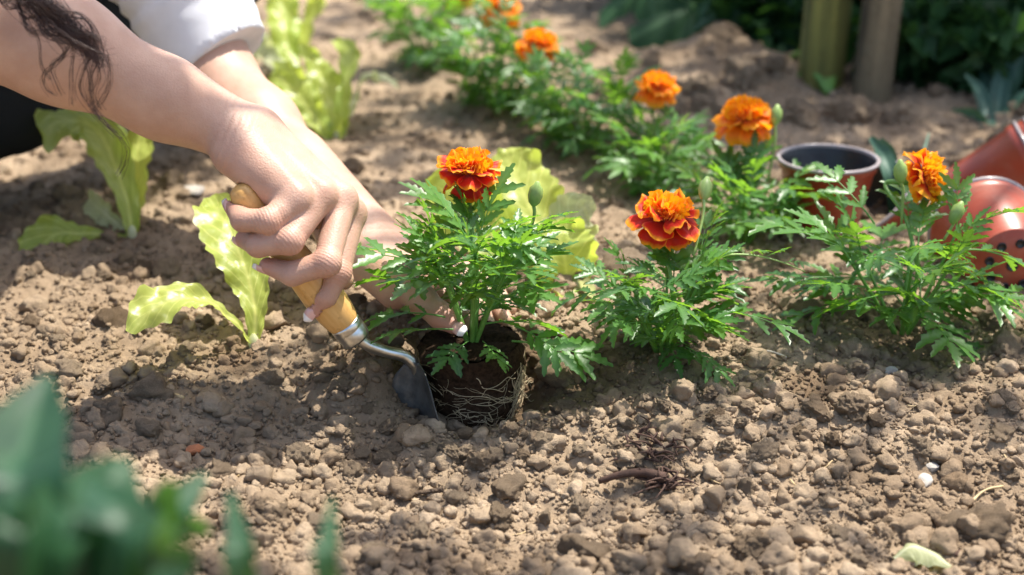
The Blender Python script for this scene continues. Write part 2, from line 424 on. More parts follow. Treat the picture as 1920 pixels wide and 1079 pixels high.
# individually built clods: some at the places the photograph shows, the rest scattered
spots = [(1060, 765, 36), (950, 812, 30), (1020, 842, 34), (1340, 790, 30), (1245, 775, 24), (1480, 740, 20), (1600, 765, 42), (1530, 775, 34), (1425, 855, 42), (1720, 845, 34), (1345, 790, 30), (1180, 800, 22), (1115, 775, 20),
         (690, 760, 36), (640, 770, 30), (560, 850, 36), (480, 855, 34), (610, 745, 24), (1660, 985, 34), (1630, 950, 32), (1300, 1065, 60), (780, 990, 50), (935, 980, 44), (700, 1050, 48), (505, 960, 40), (1180, 880, 36),
         (1380, 665, 26), (270, 512, 24), (200, 520, 22), (280, 620, 20), (1850, 610, 40), (1760, 560, 34), (1800, 700, 24), (1880, 745, 26), (1895, 775, 20),
         (190, 740, 30), (240, 690, 26), (330, 690, 24), (60, 610, 24), (110, 640, 22), (390, 610, 22), (720, 860, 30), (850, 850, 30), (900, 870, 32), (1090, 960, 36), (1410, 1020, 60), (1560, 940, 30),
         (872, 822, 21), (908, 818, 18), (984, 818, 15), (765, 800, 22), (720, 770, 28), (730, 812, 24), (690, 806, 22), (640, 810, 26), (785, 826, 18), (832, 830, 20), (1005, 800, 24), (1045, 812, 24), (1098, 808, 20), (930, 860, 24), (870, 858, 24), (800, 862, 24), (742, 855, 22), (680, 850, 26), (600, 806, 24), (558, 795, 20), (1150, 838, 24), (1090, 850, 24), (980, 868, 20), (620, 860, 22),
         (1290, 740, 18), (1330, 745, 22), (1210, 755, 20), (1400, 770, 26), (1450, 790, 24), (1390, 815, 20), (1500, 815, 24), (1560, 830, 22), (1640, 800, 22), (1300, 830, 26), (1360, 860, 22), (1250, 850, 20)]
clods = []
for u, v, rpx in spots:
    p = G(u, v + rpx * 0.3); d = math.hypot(p[1], CAMH - p[2]); clods.append((p[0], p[1], rpx * d / FPX * 0.92))
for (u, v, s) in ((1345, 110, 0.055), (1400, 160, 0.045), (1300, 150, 0.05), (1270, 100, 0.04), (1375, 95, 0.045), (1425, 120, 0.04), (1330, 175, 0.035), (1500, 235, 0.035), (1240, 215, 0.03), (1590, 235, 0.04), (1120, 110, 0.03), (1680, 240, 0.035), (690, 40, 0.025), (660, 330, 0.018)):
    p = G(u, v); clods.append((p[0], p[1], s))
fixed = len(clods)
xs, ys = visible_xy(4000, 0.8)
taken = [(a, b, c) for a, b, c in clods]
for x, y in zip(xs, ys):
    if len(clods) >= 296: break
    s = float(np.clip(rng.lognormal(math.log(0.0140), 0.38), 0.008, 0.028)) * (1.0 + 0.25 * max(0, y - 1.4))
    if in_ball(x, y, s) or math.hypot(x - BX + 0.06, y - BY) < 0.05 + s: continue
    if any(math.hypot(x - a, y - b) < 0.85 * (s + c) for a, b, c in taken): continue
    clods.append((x, y, s)); taken.append((x, y, s))
RX, RY, RS = -0.9, 0.72, 0.0025
SK = np.zeros((int(2.0 / RS), int(2.2 / RS)), np.float32)               # soil banked up against the clods
for x, y, s in clods:
    i0, i1, j0, j1 = [int(q) for q in ((y - RY - 2.5 * s) / RS, (y - RY + 2.5 * s) / RS, (x - RX - 2.5 * s) / RS, (x - RX + 2.5 * s) / RS)]
    i0, j0 = max(0, i0), max(0, j0); i1, j1 = min(SK.shape[0], i1), min(SK.shape[1], j1)
    if i0 < i1 and j0 < j1:
        yy, xx = np.mgrid[i0:i1, j0:j1]; r2_ = (xx * RS + RX - x) ** 2 + (yy * RS + RY - y) ** 2
        SK[i0:i1, j0:j1] = np.maximum(SK[i0:i1, j0:j1], 0.42 * s * np.exp(-r2_ / (1.25 * s) ** 2))
def skirt(x, y):
    a = np.clip((np.asarray(y) - RY) / RS, 0, SK.shape[0] - 1.01); b_ = np.clip((np.asarray(x) - RX) / RS, 0, SK.shape[1] - 1.01); i = a.astype(int); j = b_.astype(int); f, g_ = a - i, b_ - j
    return SK[i, j] * (1 - f) * (1 - g_) + SK[i + 1, j] * f * (1 - g_) + SK[i, j + 1] * (1 - f) * g_ + SK[i + 1, j + 1] * f * g_
def hsk(x, y): return hfull(x, y) + skirt(x, y)
X, Y = np.meshgrid(gx, gy)
Z = hsk(X, Y)
nx, ny = len(gx), len(gy)
idx = np.arange(nx * ny).reshape(ny, nx)
F = np.stack([idx[:-1, :-1], idx[:-1, 1:], idx[1:, 1:], idx[1:, :-1]], -1).reshape(-1, 4)
gp = np.stack([X, Y, Z], -1).reshape(-1, 3)
tone = 0.42 + 0.22 * fbm(gp * 22, 3, 77)
soil = link('soil_bed', mesh('soil_bed', gp, F, M_SOIL, True, {'tone': tone, 'moist': moist_shadef(X, Y).ravel()}))
soil['kind'] = 'structure'; soil['label'] = 'dry crumbly brown garden soil of the planting bed'; soil['category'] = 'soil'

cz = macro(np.array([c[0] for c in clods]), np.array([c[1] for c in clods]))
for i, (x, y, s) in enumerate(clods):
    o = bpy.data.objects.new('soil_clod', CLB[i % len(CLB)] if i < fixed else CLM[i % len(CLM)]); C.objects.link(o)
    o.location = (x, y, cz[i] + 0.004 + s * R.uniform(0.10, 0.36)); o.rotation_euler = (R.uniform(-.5, .5), R.uniform(-.5, .5), R.uniform(0, 6.3))
    o.scale = (s * R.uniform(0.9, 1.15), s * R.uniform(0.85, 1.1), s * R.uniform(0.65, 0.95)); o.parent = soil

# crumbs: tens of thousands, one mass
def rots(n):
    q = unit(rng.normal(size=(n, 4))); a, b, c, d = q.T
    return np.stack([np.stack([1 - 2 * (c * c + d * d), 2 * (b * c - d * a), 2 * (b * d + c * a)], -1),
                     np.stack([2 * (b * c + d * a), 1 - 2 * (b * b + d * d), 2 * (c * d - b * a)], -1),
                     np.stack([2 * (b * d - c * a), 2 * (c * d + b * a), 1 - 2 * (b * b + c * c)], -1)], 1)
def scatter(xs, ys, ss, vars_, lift):
    keep = ~in_ball(xs, ys, -0.003); xs, ys, ss = xs[keep], ys[keep], ss[keep]
    zs = hsk(xs, ys) + ss * rng.uniform(lift[0], lift[1], len(xs))
    Rm = rots(len(xs)); mo = moist_shadef(xs, ys); VV, FF, TT, MM = [], [], [], []; n = 0
    k = rng.integers(0, len(vars_), len(xs)); tn = np.clip(rng.normal(0.5, 0.2, len(xs)) + 0.12 * fbm(np.stack([xs, ys, 0 * xs], -1) * 22, 2, 77), 0, 1)
    for j, (bv, bf) in enumerate(vars_):
        sel = np.where(k == j)[0]; m = len(sel)
        V = np.einsum('nij,vj->nvi', Rm[sel], bv) * ss[sel][:, None, None] * np.array((1, 1, 0.85)) + np.stack([xs[sel], ys[sel], zs[sel]], -1)[:, None]
        VV.append(V.reshape(-1, 3)); FF.append((bf[None] + (np.arange(m) * len(bv))[:, None, None] + n).reshape(-1, 3)); n += m * len(bv)
        TT.append(np.repeat(tn[sel], len(bv))); MM.append(np.repeat(mo[sel], len(bv)))
    return np.vstack(VV), np.vstack(FF), np.concatenate(TT), np.concatenate(MM)
def patch(xs, ys): return 0.5 + 0.5 * np.clip(fbm(np.stack([xs, ys, 0 * xs], -1) * 9, 2, 55) * 1.4, -1, 1)
parts = []
xs, ys = visible_xy(4200, 0.72); parts.append(scatter(xs, ys, np.clip(rng.lognormal(math.log(0.0064), 0.42, len(xs)), 0.003, 0.014), CL2, (-0.35, 0.35)))
xs, ys = visible_xy(8500, 0.75); parts.append(scatter(xs, ys, np.clip(rng.lognormal(math.log(0.0030), 0.42, len(xs)), 0.002, 0.007) * (1 + 0.5 * np.clip(ys - 1.4, 0, 1.5)), CL1, (-0.3, 0.5)))
xs, ys = visible_xy(36000, 0.7); parts.append(scatter(xs, ys, np.clip(rng.lognormal(math.log(0.0017), 0.35, len(xs)), 0.0008, 0.0035), CL0, (-0.2, 0.7)))
n = 0; VV, FF = [], []
for V, Fi, t_, m_ in parts: VV.append(V); FF.append(Fi + n); n += len(V)
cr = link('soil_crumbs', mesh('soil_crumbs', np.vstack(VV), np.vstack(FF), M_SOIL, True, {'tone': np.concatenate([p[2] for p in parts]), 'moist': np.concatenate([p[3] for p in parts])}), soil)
cr['kind'] = 'stuff'

# ------------------------------------------------------------------ signed distance bodies
class Field:
    def __init__(s, lo, hi, vx):
        s.lo = np.asarray(lo, float); s.vx = vx; s.n = np.ceil((np.asarray(hi) - s.lo) / vx).astype(int) + 1
        s.D = np.full(s.n, 0.03, np.float32)
    def crop(s, lo, hi):
        a = np.clip(np.floor((lo - s.lo) / s.vx).astype(int), 0, s.n); b = np.clip(np.ceil((hi - s.lo) / s.vx).astype(int) + 1, 0, s.n)
        return tuple(slice(i, j) for i, j in zip(a, b))
    def pts(s, sl):
        ax = [s.lo[i] + s.vx * np.arange(sl[i].start, sl[i].stop) for i in range(3)]
        return np.stack(np.meshgrid(*ax, indexing='ij'), -1).astype(np.float32)
    def put(s, sl, d, k):
        a = s.D[sl]
        if k > 0:
            h = np.maximum(k - np.abs(a - d), 0) / k; s.D[sl] = np.minimum(a, d) - h * h * k * 0.25
        else: s.D[sl] = np.minimum(a, d)
    def cone(s, a, b, ra, rb, k=0.006):
        a, b = np.asarray(a, float), np.asarray(b, float); m = max(ra, rb) + k + 0.012
        sl = s.crop(np.minimum(a, b) - m, np.maximum(a, b) + m)
        if any(i.start >= i.stop for i in sl): return
        p = s.pts(sl) - a; ab = b - a; t = np.clip(p @ ab / (ab @ ab), 0, 1)
        s.put(sl, np.linalg.norm(p - t[..., None] * ab, axis=-1) - (ra + (rb - ra) * t), k)
    def chain(s, pts, rs, k=0.004):
        for i in range(len(pts) - 1): s.cone(pts[i], pts[i + 1], rs[i], rs[i + 1], k)
    def ell(s, c, axes, rad, k=0.006):
        c = np.asarray(c, float); m = max(rad) + k + 0.012; sl = s.crop(c - m, c + m)
        if any(i.start >= i.stop for i in sl): return
        A = unit(np.asarray(axes, float)); q = (s.pts(sl) - c) @ A.T / np.asarray(rad); l = np.linalg.norm(q, axis=-1)
        g = np.linalg.norm(q / np.asarray(rad), axis=-1) + 1e-9; s.put(sl, l * (l - 1) / g, k)
    def merge(s, o, k):
        a, d = s.D, o.D; h = np.maximum(k - np.abs(a - d), 0) / k; s.D = np.minimum(a, d) - h * h * k * 0.25
    def surf(s):
        D = s.D; I = D < 0; nx, ny, nz = D.shape
        c = [I[i:nx - 1 + i, j:ny - 1 + j, k:nz - 1 + k] for i in (0, 1) for j in (0, 1) for k in (0, 1)]
        cnt = sum(x.astype(np.int8) for x in c); cells = np.argwhere((cnt > 0) & (cnt < 8))
        vid = np.full((nx - 1, ny - 1, nz - 1), -1, np.int32); vid[tuple(cells.T)] = np.arange(len(cells))
        cor = np.array([(i, j, k) for i in (0, 1) for j in (0, 1) for k in (0, 1)])
        val = np.stack([D[tuple((cells + q).T)] for q in cor], -1)
        acc = np.zeros((len(cells), 3)); w_ = np.zeros(len(cells))
        for a in range(8):
            for b in range(a + 1, 8):
                if np.abs(cor[a] - cor[b]).sum() == 1:
                    x = (val[:, a] < 0) != (val[:, b] < 0); t = val[:, a] / (val[:, a] - val[:, b] + 1e-12)
                    acc += np.where(x[:, None], cor[a] + t[:, None] * (cor[b] - cor[a]), 0); w_ += x
        V = s.lo + s.vx * (cells + acc / w_[:, None]); Q = []
        for ax in range(3):
            sl0 = [slice(None)] * 3; sl1 = [slice(None)] * 3; sl0[ax] = slice(0, -1); sl1[ax] = slice(1, None)
            e = np.argwhere(I[tuple(sl0)] != I[tuple(sl1)]); u_, v_ = (ax + 1) % 3, (ax + 2) % 3
            e = e[(e[:, u_] > 0) & (e[:, v_] > 0) & (e[:, u_] < D.shape[u_] - 1) & (e[:, v_] < D.shape[v_] - 1)]
            ins = I[tuple(e.T)]; q = []
            for du, dv in ((-1, -1), (0, -1), (0, 0), (-1, 0)):
                f = e.copy(); f[:, u_] += du; f[:, v_] += dv; q.append(vid[tuple(f.T)])
            q = np.stack(q, -1); q[~ins] = q[~ins][:, ::-1]; Q.append(q)
        return V, np.vstack(Q)

# ------------------------------------------------------------------ trowel
HA, HB = P(460, 370, 1.139), P(648, 610, 1.186)
HAX = unit(HB - HA); HL = float(np.linalg.norm(HB - HA))
def hrad(s):
    return np.interp(s, [-0.0115, -0.0105, -0.008, -0.003, 0.004, 0.018, 0.04, 0.062, 0.085, 0.100, HL - 0.012, HL - 0.002, HL], [0.0, 0.0045, 0.0085, 0.0108, 0.0115, 0.0112, 0.0122, 0.0138, 0.0152, 0.0158, 0.0148, 0.0128, 0.0118])
M_HANDLE = wood_mat('beech_handle', (0.58, 0.31, 0.085), (0.70, 0.42, 0.15), HAX, 260, 0.38)
trowel = thing('trowel', 'garden trowel with pale wooden handle held in the fist beside the root ball', 'trowel', HB)
ss_ = np.concatenate([np.linspace(-0.0115, 0.01, 14), np.linspace(0.014, HL, 26)])
V, Fc = lathe([(s, max(1e-4, float(hrad(s)))) for s in ss_], 40, HA, HAX)
link('handle', mesh('handle', V - HB, Fc, M_HANDLE), trowel)
V, Fc = lathe([(-0.002, 0.0116), (-0.0022, 0.0124), (0.0, 0.0127), (0.004, 0.0127), (0.0045, 0.0124), (0.0055, 0.0124), (0.006, 0.0126), (0.014, 0.0120), (0.0155, 0.0112), (0.0155, 0.004)], 36, HB, HAX)
link('ferrule', mesh('ferrule', V - HB, Fc, M_METAL), trowel)
sh = crom([HB + HAX * 0.010, P(668, 632, 1.192), P(690, 648, 1.198), P(725, 660, 1.207), P(757, 668, 1.214), P(776, 684, 1.218), P(782, 705, 1.222)], 30)
V, Fc = tube(sh, np.interp(np.linspace(0, 1, 30), [0, 0.3, 0.8, 1], [0.0050, 0.0047, 0.0050, 0.0038]), 12)
link('shank', mesh('shank', V - HB, Fc, M_METAL), trowel)
b0, b1 = P(780, 680, 1.216), P(822, 838, 1.222)                      # blade: a curved steel scoop going down behind the ball
bl = crom([b0, P(790, 735, 1.218), P(805, 790, 1.220), b1], 20); wv = np.interp(np.linspace(0, 1, 20), [0, 0.12, 0.3, 0.65, 0.85, 1], [0.009, 0.019, 0.024, 0.024, 0.017, 0.003])
side = unit(np.array((0.72, -0.70, -0.05))); t_, S_, N_ = frames(bl, side); us = np.linspace(-1, 1, 13); VV = []
for off in (0, 0.0014):
    for i in range(20):
        for u in us: VV.append(bl[i] + S_[i] * u * wv[i] - N_[i] * (0.010 * (u * u) * (wv[i] / 0.024)) - N_[i] * off)
Fc = []; m = 13; q = 20 * 13
for i in range(19):
    for j in range(12):
        a = i * m + j; Fc += [(a, a + 1, a + m + 1, a + m), (q + a, q + a + m, q + a + m + 1, q + a + 1)]
for i in range(19): Fc += [(i * m, (i + 1) * m, q + (i + 1) * m, q + i * m), (i * m + 12, q + i * m + 12, q + (i + 1) * m + 12, (i + 1) * m + 12)]
for j in range(12): Fc += [(j, q + j, q + j + 1, j + 1), (19 * m + j, 19 * m + j + 1, q + 19 * m + j + 1, q + 19 * m + j)]
link('blade', mesh('blade', np.array(VV) - HB, Fc, M_BLADE), trowel)

# ------------------------------------------------------------------ person
HIP = P(-420, 250, 1.5)
person = thing('person', 'person in white shirt and dark trousers crouching over the bed, planting a marigold', 'person', (HIP[0], HIP[1], 0))
PO = np.array((HIP[0], HIP[1], 0))
# right arm (the hand that holds the trowel)
eR = P(-75, 28, 1.12); wR = P(440, 252, 1.168)
bx_ = np.array([eR, P(430, 640, 1.10), P(690, 640, 1.26), P(690, 150, 1.26), P(430, 150, 1.10), P(-75, -60, 1.12)]); lo = bx_.min(0) - 0.03; hi = bx_.max(0) + 0.03; lo[0] = eR[0] - 0.06; lo[1] = min(lo[1], eR[1] - 0.05)
VX = 0.0013
A = Field(lo, hi, VX); Fg = Field(lo, hi, VX)
A.cone(P(-260, -330, 1.16), eR, 0.047, 0.043, 0.02)
A.cone(eR, P(120, 92, 1.135), 0.041, 0.039, 0.02)
A.cone(P(120, 92, 1.135), P(300, 182, 1.152), 0.039, 0.0285, 0.02)
A.cone(P(300, 182, 1.152), P(432, 252, 1.160), 0.0275, 0.0205, 0.02)
A.cone(P(330, 190, 1.168), P(468, 246, 1.186), 0.024, 0.0195, 0.02)       # radius side
MC = {'pinky': P(556, 376, 1.135), 'ring': P(601, 369, 1.151), 'middle': P(640, 376, 1.169), 'index': P(657, 402, 1.188)}
CAR = {'pinky': P(452, 268, 1.152), 'ring': P(462, 258, 1.165), 'middle': P(475, 250, 1.178), 'index': P(488, 252, 1.190)}
for nme, r1 in (('pinky', 0.0125), ('ring', 0.012), ('middle', 0.012), ('index', 0.012)):
    A.cone(CAR[nme], MC[nme], 0.0175, r1, 0.012)
A.cone(P(440, 292, 1.146), P(515, 352, 1.142), 0.0165, 0.0150, 0.012)     # heel of the hand
A.cone(P(470, 300, 1.165), P(590, 400, 1.172), 0.016, 0.013, 0.012)
for nme in MC: A.ell(MC[nme] + np.array((0, -0.001, 0.003)), np.eye(3), (0.0108, 0.0108, 0.0108), 0.005)
for nme in MC:
    upv = unit(np.array((0.35, -0.45, 0.82))); A.cone(CAR[nme] * 0.6 + MC[nme] * 0.4 + upv * 0.0125, MC[nme] + upv * 0.0095, 0.0016, 0.0024, 0.006)
A.cone(P(486, 250, 1.200), P(575, 365, 1.212), 0.0155, 0.0125, 0.012)     # thumb, on the far side of the handle
A.chain([P(575, 365, 1.212), P(622, 455, 1.208), P(645, 525, 1.203)], [0.0125, 0.0105, 0.008], 0.005)
FN = {'pinky': ([MC['pinky'], P(503, 415, 1.120), P(455, 413, 1.126), P(438, 390, 1.140)], [0.0115, 0.0092, 0.0086, 0.0068]),
      'ring': ([MC['ring'], P(543, 452, 1.124), P(484, 460, 1.130), P(458, 449, 1.148)], [0.0115, 0.0098, 0.0090, 0.0072]),
      'middle': ([MC['middle'], P(613, 493, 1.134), P(548, 514, 1.137), P(502, 499, 1.145)], [0.0118, 0.0100, 0.0090, 0.0066]),
      'index': ([MC['index'], P(633, 512, 1.164), P(610, 556, 1.164), P(591, 581, 1.168)], [0.0118, 0.0100, 0.0090, 0.0066])}
for pts, rs in FN.values():
    one = Field(lo, hi, VX); one.chain(pts, rs, 0.0035)
    one.ell(pts[1], np.eye(3), (rs[1] * 1.04,) * 3, 0.003)
    Fg.merge(one, 0.0012)
A.merge(Fg, 0.0055)
sl = A.crop(HA - 0.04, HB + 0.04) if False else A.crop(np.minimum(HA, HB) - 0.03, np.maximum(HA, HB) + 0.03)
p = A.pts(sl) - HA; s_ = p @ HAX; rr = np.linalg.norm(p - s_[..., None] * HAX, axis=-1); hd = np.maximum(rr - hrad(s_), np.maximum(-s_ - 0.0115, s_ - HL))
A.D[sl] = np.maximum(A.D[sl], -(hd - 0.0004))                            # the flesh closes on the handle
V1, F1 = A.surf()
# left arm (steadies the plant)
eL = P(398, 148, 1.475); wL = P(668, 447, 1.315)
lo = np.minimum(np.minimum(eL, P(920, 640, 1.2)), P(240, 0, 1.5)) - 0.05; hi = np.maximum(np.maximum(eL, P(920, 380, 1.36)), P(250, -260, 1.5)) + 0.05
B = Field(lo, hi, 0.0015)
B.cone(P(262, -250, 1.50), eL, 0.045, 0.040, 0.02)
B.cone(eL, P(485, 240, 1.425), 0.040, 0.036, 0.02)
B.cone(P(485, 240, 1.425), wL, 0.036, 0.0245, 0.02)
B.cone(P(560, 310, 1.38), P(686, 432, 1.315), 0.027, 0.0215, 0.02)
for c0, c1, r0, r1 in (((675, 470, 1.300), (748, 520, 1.268), 0.020, 0.016), ((690, 455, 1.312), (775, 495, 1.298), 0.020, 0.016), ((700, 450, 1.325), (800, 480, 1.325), 0.019, 0.0145), ((690, 490, 1.290), (742, 545, 1.262), 0.0185, 0.0160)):
    B.cone(P(*c0), P(*c1), r0, r1, 0.014)
B.chain([P(748, 525, 1.262), P(790, 562, 1.246), P(826, 592, 1.234), P(851, 611, 1.226)], [0.0150, 0.0118, 0.0098, 0.0072], 0.008)   # thumb at the front
LF = [([(775, 500, 1.296), (835, 560, 1.284), (868, 596, 1.272), (880, 620, 1.262)], [0.0125, 0.0098, 0.0088, 0.007]),
      ([(790, 490, 1.312), (862, 545, 1.300), (900, 585, 1.288), (915, 612, 1.276)], [0.0125, 0.0100, 0.009, 0.0072]),
      ([(802, 482, 1.328), (880, 530, 1.318), (928, 572, 1.305), (948, 602, 1.292)], [0.012, 0.0098, 0.0088, 0.007]),
      ([(800, 475, 1.338), (880, 512, 1.338), (930, 548, 1.328), (955, 580, 1.316)], [0.0115, 0.0085, 0.0078, 0.0065])]
for pts, rs in LF:
    one = Field(lo, hi, 0.0015); one.chain([P(*q) for q in pts], rs, 0.0035); B.merge(one, 0.003)
V2, F2 = B.surf()
# trunk and head, above the picture
shR, shL = P(-330, -520, 1.20), P(230, -430, 1.52); nk = (shR + shL) / 2 + np.array((0.03, 0, 0.03)); hd_ = nk + np.array((0.02, -0.10, 0.17))
T = Field(np.array((HIP[0] - 0.2, 0.8, -0.05)), np.array((-0.15, 2.0, 0.95)), 0.006)
T.cone(P(-260, -330, 1.16), shR, 0.047, 0.055, 0.02); T.cone(P(262, -250, 1.50), shL, 0.045, 0.055, 0.02); T.cone(shR, shL, 0.05, 0.05, 0.03)
T.cone(nk, HIP, 0.10, 0.10, 0.05); T.cone(nk, hd_ - np.array((0.02, 0, 0.05)), 0.052, 0.05, 0.02)
fw = unit(np.array((0.75, -0.25, -0.6))); up_ = unit(np.array((0.55, -0.1, 0.8)) - fw * np.dot((0.55, -0.1, 0.8), fw)); sd = np.cross(fw, up_); ax = np.array((fw, sd, up_))
T.ell(hd_, ax, (0.098, 0.076, 0.115), 0.02); T.ell(hd_ + fw * 0.03 - up_ * 0.06, ax, (0.062, 0.055, 0.055), 0.03)
T.cone(hd_ + fw * 0.097, hd_ + fw * 0.112 - up_ * 0.03, 0.007, 0.012, 0.012)
for s in (-1, 1): T.ell(hd_ + sd * s * 0.076 - up_ * 0.005, ax, (0.02, 0.008, 0.03), 0.008); T.ell(hd_ + fw * 0.088 + sd * s * 0.03 + up_ * 0.004, ax, (0.012, 0.014, 0.009), 0.004)
T.cone(hd_ + fw * 0.088 - up_ * 0.055 - sd * 0.02, hd_ + fw * 0.088 - up_ * 0.055 + sd * 0.02, 0.007, 0.007, 0.006)
V3, F3 = T.surf()
V = np.vstack([V1, V2, V3]); Fc = np.vstack([F1, F2 + len(V1), F3 + len(V1) + len(V2)])
bl_ = np.zeros(len(V))
for pts, rs in FN.values():
    for q, a, r in ((pts[1], 0.55, 0.012), (pts[3], 0.8, 0.014), (pts[2], 0.35, 0.010), (pts[0], 0.3, 0.012)):
        bl_ = np.maximum(bl_, a * np.exp(-(np.linalg.norm(V - q, axis=1) / r) ** 2))
for q, r, a in ((P(851, 611, 1.226), 0.02, 0.8), (P(760, 560, 1.25), 0.03, 0.4), (P(445, 305, 1.14), 0.02, 0.25)): bl_ = np.maximum(bl_, a * np.exp(-(np.linalg.norm(V - q, axis=1) / r) ** 2))
kn_w = np.zeros(len(V)); kn_p = np.zeros(len(V))
for pts, rs in FN.values():
    for k_, wid, amp, lam in ((1, 0.0075, 0.9, 0.0026), (2, 0.005, 0.7, 0.0022), (0, 0.008, 0.35, 0.0030)):
        dr_ = unit(pts[k_ + 1] - (pts[k_ - 1] if k_ else CAR['ring'])); wg = amp * np.exp(-(np.linalg.norm(V - pts[k_], axis=1) / (wid * 1.6)) ** 4); up2 = wg > kn_w
        kn_p = np.where(up2, (V - pts[k_]) @ dr_ * 6.283 / lam, kn_p); kn_w = np.maximum(kn_w, wg)
for q_, dr_, wid, amp, lam in ((P(425, 262, 1.15), unit(wR - eR), 0.024, 0.9, 0.0058), (P(690, 470, 1.30), unit(wL - eL), 0.03, 0.6, 0.007)):
    wg = amp * np.exp(-(np.abs((V - q_) @ dr_) / (wid * 0.5)) ** 2) * (np.linalg.norm(V - q_, axis=1) < 0.07); up2 = wg > kn_w
    kn_p = np.where(up2, (V - q_) @ dr_ * 6.283 / lam, kn_p); kn_w = np.maximum(kn_w, wg)
body = link('body', mesh('body', V - PO, Fc, M_SKIN, True, {'blush': bl_, 'knuck': kn_w, 'phase': kn_p}), person)
def nail(c, d, n, L=0.0125, W=0.0048):
    d = unit(d); n = unit(np.asarray(n) - d * np.dot(n, d)); s = np.cross(d, n); us = np.linspace(-1, 1, 9); vs = np.linspace(0, 1, 10); V = []; e = []
    for lay in (0, -0.0007):
        for v in vs:
            wd = W * (1 - 0.5 * max(0, v - 0.6) ** 2 / 0.16) * (1 - 0.35 * max(0, 0.25 - v) / 0.25)
            for u in us: V.append(c + d * L * (v - 0.35) * (1 - 0.06 * u * u) + s * wd * u + n * (lay - 0.0022 * u * u - 0.0014 * v * v)); e.append(v + 0.04 * (1 - u * u))
    F = []
    for i in range(9):
        for j in range(8):
            a = i * 9 + j; F += [(a, a + 1, a + 10, a + 9), (90 + a, 90 + a + 9, 90 + a + 10, 90 + a + 1)]
    for i in range(9): F += [(i * 9, i * 9 + 9, 90 + i * 9 + 9, 90 + i * 9), (i * 9 + 8, 90 + i * 9 + 8, 90 + i * 9 + 17, i * 9 + 17)]
    for j in range(8): F += [(j, 90 + j, 91 + j, 1 + j), (81 + j, 82 + j, 172 + j, 171 + j)]
    link('fingernail', mesh('fingernail', np.array(V) - PO, F, M_NAIL, True, {'edge': e}), person)
def surf_n(tip, r, nrm): return tip + unit(nrm) * (r - 0.0003)
for f_, nrm in (('pinky', (-0.85, -0.45, 0.1)), ('middle', (-0.45, -0.55, -0.55)), ('index', (-0.25, -0.75, 0.2)), ('ring', (-0.8, -0.2, -0.4))):
    pts, rs = FN[f_]; d = unit(pts[3] - pts[2]); n_ = np.asarray(nrm, float); n_ = unit(n_ - d * n_.dot(d)); nail(pts[3] + n_ * (rs[3] + 0.0003) + d * 0.003, d, n_)
q = P(851, 611, 1.226); nail(q + np.array((0.1, -0.85, 0.5)) * 0.0074 + 0.003 * unit(q - P(826, 592, 1.234)), q - P(826, 592, 1.234), (0.1, -0.85, 0.5), 0.013, 0.0056)

# clothes
SH = Field(np.array((HIP[0] - 0.26, 0.75, -0.03)), np.array((-0.10, 2.1, 0.72)), 0.005)
SH.cone(nk - np.array((0.02, 0, 0.02)), HIP + np.array((0.02, 0, 0.05)), 0.135, 0.155, 0.05); SH.cone(shR, shL, 0.075, 0.075, 0.05)
hemL = P(408, 122, 1.478); seL = P(236, -420, 1.52); SH.cone(seL, P(300, -120, 1.495), 0.080, 0.072, 0.04); SH.cone(P(300, -120, 1.495), hemL + (hemL - P(300, -120, 1.495)) * 0.35, 0.072, 0.0455, 0.02)
hemR = P(-230, -210, 1.15); SH.cone(shR, hemR + (hemR - shR) * 0.3, 0.08, 0.058, 0.04)
p = SH.pts((slice(0, SH.n[0]), slice(0, SH.n[1]), slice(0, SH.n[2])))
for hm, top in ((hemL, P(352, 20, 1.488)), (hemR, shR)):
    axd = unit(top - hm)
    if hm is hemL: axd = unit(axd + np.array((-0.30, 0.0, 0.12)))
    q = p - hm; s_ = q @ axd; near = np.linalg.norm(q, axis=-1) < 0.16; SH.D = np.where(near, np.maximum(SH.D, -s_), SH.D)
nk_cut = p - (nk + np.array((0.055, -0.01, 0.06))); SH.D = np.maximum(SH.D, -(np.linalg.norm(nk_cut, axis=-1) - 0.07))
del p, q, nk_cut
V, Fc = SH.surf()
axh = unit(unit(P(352, 20, 1.488) - hemL) + np.array((-0.30, 0.0, 0.12))); sh_ = (V - hemL) @ axh; near_ = (np.abs(sh_) < 0.0065) & (np.linalg.norm(V - hemL, axis=1) < 0.09)
V[near_] -= np.outer(sh_[near_], axh)
axs = unit(hemL - seL); al = (V - hemL) @ axs
nr = fbm(V * np.array((26, 26, 26)) + axs * 0, 3, 8); fold = np.sin(al * 260 + 3.0 * fbm(V * 14, 2, 4) + (V[:, 0] + V[:, 1]) * 60)
cen = hemL + np.outer(al, axs); rad_ = unit(V - cen); near = np.exp(-(np.linalg.norm(V - cen, axis=1) / 0.16) ** 4)
V = V + rad_ * ((0.0022 * fold * sst(0.02, 0.09, -al) + 0.003 * nr * sst(0.02, 0.07, -al)) * near)[:, None]
link('shirt', mesh('shirt', V - PO, Fc, M_SHIRT), person)
TR = Field(np.array((HIP[0] - 0.30, 0.7, -0.06)), np.array((-0.15, 2.45, 0.45)), 0.007)
TR.ell(HIP, np.eye(3), (0.17, 0.20, 0.14), 0.05)
kn = P(400, -95, 1.75); TR.cone(HIP + np.array((0.02, 0.05, 0.0)), P(-14, 112, 1.62), 0.105, 0.094, 0.05); TR.cone(P(-14, 112, 1.62), kn, 0.094, 0.069, 0.04)
ft = P(255, 175, 2.02); TR.cone(kn, ft, 0.068, 0.045, 0.03)
k2 = np.array((-0.72, 1.05, 0.05)); TR.cone(HIP + np.array((0, -0.08, 0)), k2, 0.10, 0.08, 0.05); TR.cone(k2, np.array((-1.02, 1.12, 0.04)), 0.07, 0.05, 0.04)
